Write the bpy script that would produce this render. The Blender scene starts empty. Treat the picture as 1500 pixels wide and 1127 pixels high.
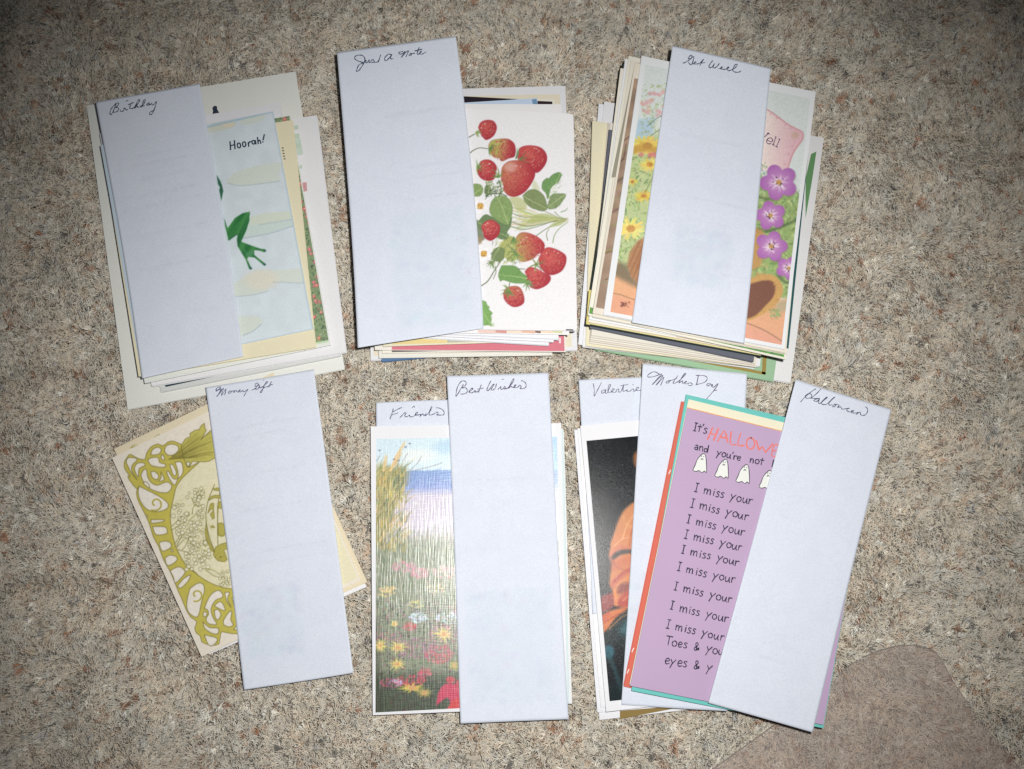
import bpy, math, random
import numpy as np
from mathutils import Vector

# ------------------------------------------------------------------ camera, light, exposure
PW, PH = 1500.0, 1127.0
TILT = math.radians(11.0)
DIST = 0.66
HFOV = math.radians(52.0)
FPX = PW / 2 / math.tan(HFOV / 2)
CAM = Vector((0.0, -DIST * math.sin(TILT), DIST * math.cos(TILT)))

scene = bpy.context.scene
cam_data = bpy.data.cameras.new('camera')
cam = bpy.data.objects.new('camera', cam_data)
scene.collection.objects.link(cam)
cam.location = CAM
cam.rotation_euler = (TILT, 0, 0)
cam_data.sensor_fit = 'HORIZONTAL'
cam_data.angle = HFOV
cam_data.clip_start = 0.01
cam_data.clip_end = 50
scene.camera = cam

world = bpy.data.worlds.new('World')
scene.world = world
world.use_nodes = True
world.node_tree.nodes['Background'].inputs[0].default_value = (0.75, 0.82, 1.0, 1)
world.node_tree.nodes['Background'].inputs[1].default_value = 0.035

def wp(px, py, z=0.0):
    """photo pixel -> world point on the plane at height z"""
    dx = (px - PW / 2) / FPX
    dy = -(py - PH / 2) / FPX
    c, s = math.cos(TILT), math.sin(TILT)
    d = (dx, dy * c + s, dy * s - c)
    t = (z - CAM.z) / d[2]
    return (CAM.x + d[0] * t, CAM.y + d[1] * t, z)

# the camera's own flash, just above the lens
flash_data = bpy.data.lights.new('camera_flash', 'SPOT')
flash = bpy.data.objects.new('camera_flash', flash_data)
scene.collection.objects.link(flash)
flash.location = CAM + Vector((0.036, 0.034, 0.0))
aim = Vector(wp(790, 660))
flash.rotation_euler = (aim - flash.location).to_track_quat('-Z', 'Y').to_euler()
flash_data.energy = 19.3
flash_data.spot_size = math.radians(77)
flash_data.spot_blend = 1.0
flash_data.shadow_soft_size = 0.007
flash_data.color = (1.0, 0.985, 0.96)

vs_ = scene.view_settings
vs_.view_transform = 'Standard'
vs_.look = 'None'
vs_.exposure = 0.0
vs_.gamma = 1.0
scene.cycles.max_bounces = 6
scene.cycles.transparent_max_bounces = 16

COL = scene.collection
rng = np.random.default_rng(11)
random.seed(5)

# ------------------------------------------------------------------ materials
def lin(c):
    c = np.asarray(c, float) / 255.0
    g = (c * np.array([.3, .59, .11])).sum(-1, keepdims=True)
    c = np.clip(g + (c - g) * 0.85, 0, 1)
    return np.where(c <= 0.04045, c / 12.92, ((c + 0.055) / 1.055) ** 2.4)

_mats = {}
def paper_mat(col, rough=0.7, grain=0.022, spec=0.25):
    key = ('paper', tuple(col), rough, grain, spec)
    if key in _mats: return _mats[key]
    m = bpy.data.materials.new('paper'); m.use_nodes = True
    nt = m.node_tree; b = nt.nodes['Principled BSDF']
    tc = nt.nodes.new('ShaderNodeTexCoord')
    n = nt.nodes.new('ShaderNodeTexNoise'); n.inputs['Scale'].default_value = 900; n.inputs['Detail'].default_value = 3
    n2 = nt.nodes.new('ShaderNodeTexNoise'); n2.inputs['Scale'].default_value = 45; n2.inputs['Detail'].default_value = 4
    nt.links.new(tc.outputs['Object'], n.inputs['Vector']); nt.links.new(tc.outputs['Object'], n2.inputs['Vector'])
    add = nt.nodes.new('ShaderNodeMath'); add.operation = 'ADD'
    nt.links.new(n.outputs['Fac'], add.inputs[0]); nt.links.new(n2.outputs['Fac'], add.inputs[1])
    mr = nt.nodes.new('ShaderNodeMapRange')
    mr.inputs['From Min'].default_value = 0.6; mr.inputs['From Max'].default_value = 1.4
    mr.inputs['To Min'].default_value = 1 - grain; mr.inputs['To Max'].default_value = 1 + grain
    nt.links.new(add.outputs[0], mr.inputs['Value'])
    mx = nt.nodes.new('ShaderNodeVectorMath'); mx.operation = 'SCALE'
    mx.inputs[0].default_value = tuple(lin(col)); nt.links.new(mr.outputs['Result'], mx.inputs['Scale'])
    nt.links.new(mx.outputs[0], b.inputs['Base Color'])
    bp = nt.nodes.new('ShaderNodeBump'); bp.inputs['Strength'].default_value = 0.12; bp.inputs['Distance'].default_value = 0.0003
    nt.links.new(n.outputs['Fac'], bp.inputs['Height']); nt.links.new(bp.outputs[0], b.inputs['Normal'])
    b.inputs['Roughness'].default_value = rough
    b.inputs['Specular IOR Level'].default_value = spec
    _mats[key] = m
    return m

def print_mat(kind='matte'):
    """printed picture: colour from the 'ink' attribute of the sheet"""
    key = ('print', kind)
    if key in _mats: return _mats[key]
    m = bpy.data.materials.new('print_' + kind); m.use_nodes = True
    nt = m.node_tree; b = nt.nodes['Principled BSDF']
    a = nt.nodes.new('ShaderNodeAttribute'); a.attribute_name = 'ink'
    tc = nt.nodes.new('ShaderNodeTexCoord')
    n = nt.nodes.new('ShaderNodeTexNoise'); n.inputs['Scale'].default_value = 1100; n.inputs['Detail'].default_value = 2
    nt.links.new(tc.outputs['Object'], n.inputs['Vector'])
    mr = nt.nodes.new('ShaderNodeMapRange')
    mr.inputs['From Min'].default_value = 0.3; mr.inputs['From Max'].default_value = 0.7
    mr.inputs['To Min'].default_value = 0.95; mr.inputs['To Max'].default_value = 1.05
    nt.links.new(n.outputs['Fac'], mr.inputs['Value'])
    mx = nt.nodes.new('ShaderNodeVectorMath'); mx.operation = 'SCALE'
    nt.links.new(a.outputs['Color'], mx.inputs[0]); nt.links.new(mr.outputs['Result'], mx.inputs['Scale'])
    nt.links.new(mx.outputs[0], b.inputs['Base Color'])
    bp = nt.nodes.new('ShaderNodeBump')
    if kind == 'linen':
        # embossed linen: crossed ridges, mostly running up the card
        def ridges(sx, sy):
            mp = nt.nodes.new('ShaderNodeMapping'); mp.inputs['Scale'].default_value = (sx, sy, 1)
            nt.links.new(tc.outputs['Object'], mp.inputs['Vector'])
            q = nt.nodes.new('ShaderNodeTexNoise'); q.inputs['Scale'].default_value = 1; q.inputs['Detail'].default_value = 2
            nt.links.new(mp.outputs[0], q.inputs['Vector'])
            return q
        r1, r2 = ridges(1250, 70), ridges(110, 1100)
        ad = nt.nodes.new('ShaderNodeMath'); ad.operation = 'MULTIPLY_ADD'
        nt.links.new(r2.outputs['Fac'], ad.inputs[0]); ad.inputs[1].default_value = 0.35
        nt.links.new(r1.outputs['Fac'], ad.inputs[2])
        nt.links.new(ad.outputs[0], bp.inputs['Height'])
        bp.inputs['Strength'].default_value = 0.4; bp.inputs['Distance'].default_value = 0.0003
        b.inputs['Roughness'].default_value = 0.29; b.inputs['Specular IOR Level'].default_value = 0.5
    elif kind == 'gloss':
        q = nt.nodes.new('ShaderNodeTexNoise'); q.inputs['Scale'].default_value = 2400; q.inputs['Detail'].default_value = 2
        nt.links.new(tc.outputs['Object'], q.inputs['Vector'])
        nt.links.new(q.outputs['Fac'], bp.inputs['Height'])
        bp.inputs['Strength'].default_value = 0.45; bp.inputs['Distance'].default_value = 0.0001
        b.inputs['Roughness'].default_value = 0.2; b.inputs['Specular IOR Level'].default_value = 0.13
    else:
        nt.links.new(n.outputs['Fac'], bp.inputs['Height'])
        bp.inputs['Strength'].default_value = 0.1; bp.inputs['Distance'].default_value = 0.0003
        b.inputs['Roughness'].default_value = 0.6; b.inputs['Specular IOR Level'].default_value = 0.3
    nt.links.new(bp.outputs[0], b.inputs['Normal'])
    _mats[key] = m
    return m

def ink_mat(col):
    key = ('ink', tuple(col))
    if key in _mats: return _mats[key]
    m = bpy.data.materials.new('ink'); m.use_nodes = True
    nt = m.node_tree; b = nt.nodes['Principled BSDF']
    n = nt.nodes.new('ShaderNodeTexNoise'); n.inputs['Scale'].default_value = 700
    tc = nt.nodes.new('ShaderNodeTexCoord'); nt.links.new(tc.outputs['Object'], n.inputs['Vector'])
    r = nt.nodes.new('ShaderNodeMix'); r.data_type = 'RGBA'
    r.inputs['A'].default_value = (*lin(col), 1); r.inputs['B'].default_value = (*lin(np.minimum(255, np.asarray(col) * 1.25 + 22)), 1)
    nt.links.new(n.outputs['Fac'], r.inputs['Factor']); nt.links.new(r.outputs['Result'], b.inputs['Base Color'])
    b.inputs['Roughness'].default_value = 0.6; b.inputs['Specular IOR Level'].default_value = 0.2
    _mats[key] = m
    return m

# ------------------------------------------------------------------ mesh helpers
def link(name, verts, faces, mat, parent=None, smooth=False):
    me = bpy.data.meshes.new(name)
    me.from_pydata([tuple(v) for v in verts], [], [tuple(f) for f in faces])
    me.update()
    if smooth:
        me.polygons.foreach_set('use_smooth', [True] * len(me.polygons))
    me.materials.append(mat)
    o = bpy.data.objects.new(name, me)
    COL.objects.link(o)
    if parent is not None:
        o.parent = parent
        o.matrix_parent_inverse = parent.matrix_world.inverted()
    return o

def thing(name, label, cat, loc, group=None):
    o = bpy.data.objects.new(name, None)
    o.empty_display_size = 0.01
    COL.objects.link(o)
    o.location = loc
    o['label'] = label; o['category'] = cat
    if group: o['group'] = group
    bpy.context.view_layer.update()
    return o

def bil(q, u, v):
    u = np.asarray(u, float); v = np.asarray(v, float)
    q = np.asarray(q, float)
    u = u[..., None]; v = v[..., None]
    return (q[0] * (1 - u) + q[1] * u) * (1 - v) + (q[3] * (1 - u) + q[2] * u) * v

def wp_arr(P, z):
    P = np.asarray(P, float)
    z = np.broadcast_to(np.asarray(z, float), P.shape[:-1])
    dx = (P[..., 0] - PW / 2) / FPX; dy = -(P[..., 1] - PH / 2) / FPX
    c, s = math.cos(TILT), math.sin(TILT)
    Y = dy * c + s; Zd = dy * s - c
    t = (z - CAM.z) / Zd
    return np.stack([CAM.x + dx * t, CAM.y + Y * t, z], -1)

def outline(q, r=0.0, n=5):
    """pixel quad -> outline points with optional rounded corners (r in px)"""
    q = [np.asarray(p, float) for p in q]
    if r <= 0: return q
    out = []
    for i in range(4):
        p, a, b = q[i], q[i - 1], q[(i + 1) % 4]
        da = (a - p) / np.linalg.norm(a - p); db = (b - p) / np.linalg.norm(b - p)
        for k in range(n + 1):
            t = k / n
            out.append((1 - t) ** 2 * (p + da * r) + 2 * t * (1 - t) * p + t * t * (p + db * r))
    return out

class Card:
    """a folded greeting card: two leaves and the fold, as one paper body"""
    def __init__(self, name, label, cat, quad, zb, T, col, r=0.0, group=None, leaf=0.00035, gape=0.0, rough=0.7, inner=None, fold='left'):
        self.q = np.asarray(quad, float); self.zt = zb + T; self.zb = zb
        cw = np.mean([wp(*p, self.zt) for p in quad], axis=0)
        self.root = thing(name, label, cat, (cw[0], cw[1], zb), group)
        pts = outline(quad, r)
        top = np.array([wp(p[0], p[1], self.zt) for p in pts])
        cen = top.mean(0)
        V, F = [], []
        def prism(ring, z0, z1):
            b = len(V); n = len(ring)
            for p in ring: V.append((p[0], p[1], z0))
            for p in ring: V.append((p[0], p[1], z1))
            F.append(list(range(b + n - 1, b - 1, -1)) if True else 0)
            F.append(list(range(b + n, b + 2 * n)))
            for i in range(n):
                j = (i + 1) % n
                F.append((b + j, b + i, b + n + i, b + n + j))
        # outline runs clockwise seen from above (px y is down): reverse for upward normals
        ring = top[::-1]
        if T < 0.0008:
            prism(ring, zb, self.zt)
        else:
            prism(ring, self.zt - leaf, self.zt)
            jit = 1.0 - 0.0035 * random.random()
            lower = cen + (ring - cen) * jit + np.array([random.uniform(-1, 1), random.uniform(-1, 1), 0]) * 0.0004
            prism(lower, zb, zb + leaf)
            # the fold
            a, b_ = (top[0], top[-1]) if fold == 'left' else (top[0], top[1 if r <= 0 else len(top) // 4])
            if r > 0: a, b_ = top[len(top) // 4 - 1], top[-(len(top) // 4)]
            inw = (cen - (a + b_) / 2); inw /= np.linalg.norm(inw)
            a2 = a * 0.985 + b_ * 0.015; b2 = b_ * 0.985 + a * 0.015
            p = [a2 + inw * 0.0004, a2 + inw * 0.0009, b2 + inw * 0.0009, b2 + inw * 0.0004]
            if np.cross(p[1] - p[0], p[2] - p[1])[2] < 0: p = p[::-1]
            prism(p, zb + leaf * 0.98, self.zt - leaf * 0.98)
        self.body = link('paper_sheet' if T < 0.0008 else 'folded_paper', V, F, paper_mat(col, rough), self.root)

    def panel(self, canvas, us=None, vs=None, kind='matte', lift=0.00007, name='printed_picture', quad=None):
        q = self.q if quad is None else np.asarray(quad, float)
        us = np.linspace(0, 1, 2) if us is None else np.asarray(us); vs = np.linspace(0, 1, 2) if vs is None else np.asarray(vs)
        U, Vv = np.meshgrid(us, vs)
        P = bil(q, U, Vv)
        X = wp_arr(P, self.zt + lift).reshape(-1, 3)
        nu, nv = len(us), len(vs)
        idx = np.arange(nu * nv).reshape(nv, nu)
        F = np.stack([idx[1:, :-1], idx[1:, 1:], idx[:-1, 1:], idx[:-1, :-1]], -1).reshape(-1, 4)
        cols = canvas.sample(P[..., 0], P[..., 1]).reshape(-1, 3)
        return sheet(name, X, F, cols, print_mat(kind), self.root)

    def flat(self, quad, col, name='printed_panel', lift=0.00007, mat=None, r=0):
        pts = [wp(p[0], p[1], self.zt + lift) for p in outline(quad, r)][::-1]
        return link(name, pts, [list(range(len(pts)))], mat or paper_mat(col, 0.6), self.root)

def sheet(name, X, F, cols, mat, parent):
    me = bpy.data.meshes.new(name)
    me.vertices.add(len(X)); me.vertices.foreach_set('co', np.asarray(X, np.float32).ravel())
    me.loops.add(F.size); me.loops.foreach_set('vertex_index', F.ravel().astype(np.int32))
    me.polygons.add(len(F))
    me.polygons.foreach_set('loop_start', np.arange(0, F.size, 4, dtype=np.int32))
    me.update(calc_edges=True)
    at = me.color_attributes.new('ink', 'FLOAT_COLOR', 'POINT')
    rgba = np.ones((len(X), 4), np.float32); rgba[:, :3] = lin(np.clip(cols, 0, 255))
    at.data.foreach_set('color', rgba.ravel())
    me.materials.append(mat)
    o = bpy.data.objects.new(name, me); COL.objects.link(o)
    o.parent = parent; o.matrix_parent_inverse = parent.matrix_world.inverted()
    return o

def smooth(pts, n=5):
    p = np.asarray(pts, float)
    if len(p) < 3: return p
    e = np.vstack([2 * p[0] - p[1], p, 2 * p[-1] - p[-2]])
    out = []
    for i in range(1, len(e) - 2):
        for k in range(n):
            t = k / n
            out.append(0.5 * ((2 * e[i]) + (-e[i - 1] + e[i + 1]) * t + (2 * e[i - 1] - 5 * e[i] + 4 * e[i + 1] - e[i + 2]) * t * t
                              + (-e[i - 1] + 3 * e[i] - 3 * e[i + 1] + e[i + 2]) * t ** 3))
    out.append(e[-2])
    return np.array(out)

def ribbons(name, lines, width, zf, mat, parent, smooth_n=5, vary=0.25):
    """flat ink lines: pixel polylines laid on the paper"""
    V, F = [], []
    for li, pl in enumerate(lines):
        p = smooth(pl, smooth_n) if smooth_n > 1 else np.asarray(pl, float)
        keep = [0] + [i for i in range(1, len(p)) if np.linalg.norm(p[i] - p[i - 1]) > 0.05]
        p = p[keep]
        if len(p) < 2: continue
        d = np.gradient(p, axis=0)
        d /= np.maximum(np.linalg.norm(d, axis=1, keepdims=True), 1e-6)
        nrm = np.stack([-d[:, 1], d[:, 0]], -1)
        w = width * (1 + vary * np.sin(np.arange(len(p)) * 0.9 + li * 1.7)) / 2
        p[0] -= d[0] * width * 0.3; p[-1] += d[-1] * width * 0.3
        b = len(V)
        lift = 0.00009 + 0.000004 * (li % 6)
        for k in range(len(p)):
            for s in (-1, 1):
                x, y = p[k] + nrm[k] * w[k] * s
                V.append(wp(x, y, zf(x, y) + lift))
        for k in range(len(p) - 1):
            F.append((b + 2 * k, b + 2 * k + 1, b + 2 * k + 3, b + 2 * k + 2))
    return link(name, V, F, mat, parent)

def Z(o, s, pts):
    return [(o[0] + x * s, o[1] + y * s) for x, y in pts]

# ------------------------------------------------------------------ a small painter for printed pictures
class Canvas:
    def __init__(self, x0, y0, x1, y1, base, s=2.0):
        self.x0, self.y0, self.s = x0, y0, s
        self.w, self.h = int((x1 - x0) * s), int((y1 - y0) * s)
        self.a = np.empty((self.h, self.w, 3)); self.a[:] = base
    def grid(self, bb):
        x0 = max(0, int((bb[0] - self.x0) * self.s)); x1 = min(self.w, int((bb[2] - self.x0) * self.s) + 2)
        y0 = max(0, int((bb[1] - self.y0) * self.s)); y1 = min(self.h, int((bb[3] - self.y0) * self.s) + 2)
        if x1 <= x0 or y1 <= y0: return None
        xs = self.x0 + (np.arange(x0, x1) + 0.5) / self.s; ys = self.y0 + (np.arange(y0, y1) + 0.5) / self.s
        X, Y = np.meshgrid(xs, ys)
        return slice(y0, y1), slice(x0, x1), X, Y
    def put(self, g, m, col):
        sy, sx, X, Y = g
        c = col(X, Y) if callable(col) else np.asarray(col, float)
        t = self.a[sy, sx]
        self.a[sy, sx] = t * (1 - m[..., None]) + c * m[..., None]
    def fill(self, pts, col, alpha=1.0, feather=0.0, sm=0):
        p = np.asarray(smooth(list(pts) + [pts[0]], sm) if sm else pts, float)
        f = feather * 2
        g = self.grid((p[:, 0].min() - f, p[:, 1].min() - f, p[:, 0].max() + f, p[:, 1].max() + f))
        if g is None: return
        X, Y = g[2], g[3]
        m = np.zeros(X.shape, bool)
        for i in range(len(p)):
            (ax, ay), (bx, by) = p[i], p[(i + 1) % len(p)]
            if ay == by: continue
            c = ((ay > Y) != (by > Y)) & (X < (bx - ax) * (Y - ay) / (by - ay) + ax)
            m ^= c
        m = m.astype(float)
        if feather > 0: m = blur(m, max(1, int(feather * self.s)))
        self.put(g, m * alpha, col)
    def ell(self, cx, cy, rx, ry, col, alpha=1.0, soft=0.5, rot=0.0):
        r = max(rx, ry) + soft * 2
        g = self.grid((cx - r, cy - r, cx + r, cy + r))
        if g is None: return
        X, Y = g[2] - cx, g[3] - cy
        c, s = math.cos(rot), math.sin(rot)
        d = np.hypot((X * c + Y * s) / rx, (-X * s + Y * c) / ry)
        m = np.clip((1 - d) * min(rx, ry) / max(soft, 0.05) + 0.5, 0, 1)
        self.put(g, m * alpha, col)
    def line(self, pts, w, col, alpha=1.0, w1=None, sm=4, soft=0.5):
        p = smooth(pts, sm) if (sm > 1 and len(pts) > 2) else np.asarray(pts, float)
        mw = max(w, w1 or 0) + 1.5
        g = self.grid((p[:, 0].min() - mw, p[:, 1].min() - mw, p[:, 0].max() + mw, p[:, 1].max() + mw))
        if g is None: return
        X, Y = g[2], g[3]
        best = np.full(X.shape, -9.0)
        n = len(p) - 1
        for i in range(n):
            a, b = p[i], p[i + 1]; d = b - a; L = max(d @ d, 1e-9)
            t = np.clip(((X - a[0]) * d[0] + (Y - a[1]) * d[1]) / L, 0, 1)
            dist = np.hypot(X - a[0] - t * d[0], Y - a[1] - t * d[1])
            ww = w if w1 is None else w + (w1 - w) * (i + t) / n
            best = np.maximum(best, ww / 2 - dist)
        self.put(g, np.clip(best / soft + 0.5, 0, 1) * alpha, col)
    def speckle(self, amt, scale=1):
        n = noise2(self.h, self.w, max(2, int(scale * self.s)))
        self.a *= (1 + amt * (n[..., None] - 0.5) * 2)
    def soften(self, r=1):
        for k in range(3): self.a[..., k] = blur(self.a[..., k], r)
    def sample(self, px, py):
        x = np.clip((px - self.x0) * self.s - 0.5, 0, self.w - 1.001); y = np.clip((py - self.y0) * self.s - 0.5, 0, self.h - 1.001)
        i, j = x.astype(int), y.astype(int); fx, fy = (x - i)[..., None], (y - j)[..., None]
        i2, j2 = np.minimum(i + 1, self.w - 1), np.minimum(j + 1, self.h - 1)
        return (self.a[j, i] * (1 - fx) + self.a[j, i2] * fx) * (1 - fy) + (self.a[j2, i] * (1 - fx) + self.a[j2, i2] * fx) * fy

def blur(m, r):
    k = 2 * r + 1
    for ax in (0, 1):
        pad = [(0, 0), (0, 0)]; pad[ax] = (r + 1, r)
        c = np.cumsum(np.pad(m, pad, mode='edge'), axis=ax)
        m = (np.take(c, range(k, c.shape[ax]), ax) - np.take(c, range(0, c.shape[ax] - k), ax)) / k
    return m

def noise2(h, w, cell):
    gh, gw = h // cell + 3, w // cell + 3
    g = rng.random((gh, gw))
    y = np.arange(h) / cell; x = np.arange(w) / cell
    i, j = y.astype(int), x.astype(int); fy, fx = (y - i)[:, None], (x - j)[None, :]
    fy = fy * fy * (3 - 2 * fy); fx = fx * fx * (3 - 2 * fx)
    return (g[i][:, j] * (1 - fx) + g[i][:, j + 1] * fx) * (1 - fy) + (g[i + 1][:, j] * (1 - fx) + g[i + 1][:, j + 1] * fx) * fy

def rnd(a, b): return float(rng.uniform(a, b))
def jit(c, a): return tuple(np.asarray(c, float) + rng.uniform(-a, a, 3))

def leafpaint(cv, pts, col, tip=None, vein=(205, 215, 150), n=60, dark=(60, 95, 45)):
    p = np.asarray(pts, float)
    cv.fill(pts, col, sm=4)
    c = p.mean(0); ext = p.max(0) - p.min(0)
    a = p[np.argmax(((p - c) ** 2).sum(1))]; b = p[np.argmax(((p - a) ** 2).sum(1))]
    ax = (b - a); L = np.linalg.norm(ax); ax /= L; nr = np.array([-ax[1], ax[0]])
    sub = Canvas.__new__(Canvas)
    for k in range(n):
        t = rnd(0.05, 0.95); s = rnd(-0.32, 0.32) * math.sin(math.pi * t) * min(ext)
        q = a + ax * L * t + nr * s
        e = q + (ax * rnd(1.5, 3.5) + nr * np.sign(s) * rnd(1, 3))
        f = rnd(0, 1)
        cc = np.asarray(col) * (0.75 + 0.5 * f)
        cv.line([q, e], rnd(0.7, 1.3), np.clip(cc, 0, 255), 0.6, 0.4)
    cv.line([a, (a + b) / 2 + nr * 0.6, b], 0.9, vein, 0.8, 0.5)
    cv.line(list(p) + [p[0]], 0.6, dark, 0.45)

def berry(cv, pts, green=0.0, gdir=(-1, 0)):
    p = np.asarray(pts, float); c = p.mean(0); R = np.sqrt(((p - c) ** 2).sum(1)).mean()
    def col(X, Y):
        dx, dy = (X - c[0]) / R, (Y - c[1]) / R
        d = np.hypot(dx + 0.25, dy + 0.3)
        t = np.clip(d / 1.3, 0, 1)[..., None]
        base = np.array([216, 92, 82.]) * (1 - t) + np.array([180, 44, 56.]) * t
        if green > 0:
            g = np.clip(green * (0.45 + 0.75 * (dx * gdir[0] + dy * gdir[1])), 0, 1)[..., None]
            base = base * (1 - g) + np.array([176, 176, 84.]) * g
        return base
    cv.fill(pts, col, sm=4)
    for k in range(int(R * 7)):
        a, r = rnd(0, 6.283), R * 0.86 * math.sqrt(rnd(0, 1))
        x, y = c[0] + r * math.cos(a), c[1] + r * math.sin(a)
        cv.ell(x, y, rnd(.6, 1.3), rnd(.6, 1.2), jit((206, 66, 66) if rnd(0, 1) < .6 else (160, 34, 48), 18), 0.55, 0.6)
    for k in range(int(R * 2.1)):
        a, r = rnd(0, 6.283), R * 0.82 * math.sqrt(rnd(0, 1))
        x, y = c[0] + r * math.cos(a), c[1] + r * math.sin(a)
        cv.ell(x + .4, y + .5, .9, .8, (140, 30, 44), 0.6, 0.5)
        cv.ell(x, y, .75, .55, (238, 168, 140), 0.85, 0.4, rnd(0, 3))
    for k in range(3):
        a = rnd(3.4, 5.6); cv.ell(c[0] + .7 * R * math.cos(a), c[1] + .7 * R * math.sin(a), 1.2, .6, (250, 225, 215), .8, .5, a + 1.5)
    cv.line(list(p) + [p[0]], 0.7, (150, 34, 50), 0.5)

def sepals(cv, x, y, L, ang0, spread, n=5, col=(120, 150, 70)):
    for k in range(n):
        a = ang0 + spread * (k / (n - 1) - 0.5) + rnd(-.15, .15)
        l = L * rnd(.7, 1.15)
        cv.line([(x, y), (x + .5 * l * math.cos(a + .15), y + .5 * l * math.sin(a + .15)), (x + l * math.cos(a), y + l * math.sin(a))], 2.4, jit(col, 18), .95, .4)
        cv.line([(x, y), (x + .8 * l * math.cos(a), y + .8 * l * math.sin(a))], .7, (70, 100, 50), .6, .3)

def daisy(cv, x, y, R, n=14, pet=(236, 214, 100), cen=(206, 150, 66), sq=0.75, cr=0.33):
    for k in range(n):
        a = 6.283 * k / n + rnd(-.15, .15); l = R * rnd(.85, 1.1)
        ex, ey = x + l * math.cos(a), y + sq * l * math.sin(a)
        cv.line([(x, y), ((x + ex) / 2, (y + ey) / 2), (ex, ey)], R * .3, jit(pet, 16), .95, R * .12)
        cv.line([(x + .3 * (ex - x), y + .3 * (ey - y)), (ex, ey)], .7, jit((214, 172, 66), 14), .6, .4)
    cv.ell(x, y, R * cr, R * cr * sq, jit(cen, 8), 1, 1)
    for k in range(14):
        a, r = rnd(0, 6.28), rnd(0, R * cr); cv.ell(x + r * math.cos(a), y + sq * r * math.sin(a), .6, .6, jit((170, 106, 50), 25), .7, .4)

def geranium(cv, x, y, R, rot):
    for k in range(5):
        a = rot + 6.283 * k / 5
        cx, cy = x + .58 * R * math.cos(a), y + .52 * R * math.sin(a)
        cv.ell(cx + .8, cy + 1.2, .5 * R, .42 * R, (96, 92, 74), .35, 2.2, a)
    for k in range(5):
        a = rot + 6.283 * k / 5 + rnd(-.06, .06)
        cx, cy = x + .58 * R * math.cos(a), y + .52 * R * math.sin(a)
        def col(X, Y, cx=cx, cy=cy):
            d = np.clip(np.hypot(X - x, Y - y) / R, 0, 1)[..., None]
            return np.array([206, 150, 200.]) * (1 - d) + np.array([174, 98, 180.]) * d
        cv.ell(cx, cy, .47 * R, .42 * R, col, 1, .8, a)
    for k in range(34):
        a = rnd(0, 6.283); l = R * rnd(.38, .62)
        cv.line([(x + .1 * R * math.cos(a), y + .1 * R * math.sin(a)), (x + l * math.cos(a), y + .9 * l * math.sin(a))], .95, (244, 232, 236), .85, .4)
    cv.ell(x, y, .16 * R, .14 * R, (196, 146, 84), 1, .8)
    for k in range(9):
        a = rnd(0, 6.283); r = R * rnd(.15, .3); cv.ell(x + r * math.cos(a), y + r * math.sin(a), .95, .8, (56, 34, 40), .95, .4)

def foliage(cv, x0, y0, x1, y1, n, cols, lmin=2, lmax=6, w=1.6, alpha=.7, ang=None):
    for k in range(n):
        x, y = rnd(x0, x1), rnd(y0, y1); a = rnd(0, 6.283) if ang is None else ang + rnd(-.5, .5); l = rnd(lmin, lmax)
        c = cols[int(rnd(0, len(cols) - .001))]
        cv.line([(x, y), (x + l * .5 * math.cos(a) + rnd(-.6, .6), y + l * .5 * math.sin(a) + rnd(-.6, .6)), (x + l * math.cos(a), y + l * math.sin(a))], w * rnd(.6, 1.3), jit(c, 14), alpha, .4)

# ------------------------------------------------------------------ the carpet
MAT_EDGE = [(985, 1170), (1044, 1127), (1137, 1060), (1190, 1020), (1227, 990), (1247, 973), (1277, 957), (1307, 948), (1333, 945), (1360, 950),
            (1377, 962), (1400, 1003), (1433, 1050), (1467, 1093), (1493, 1123), (1530, 1172), (1640, 1330)]

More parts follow.
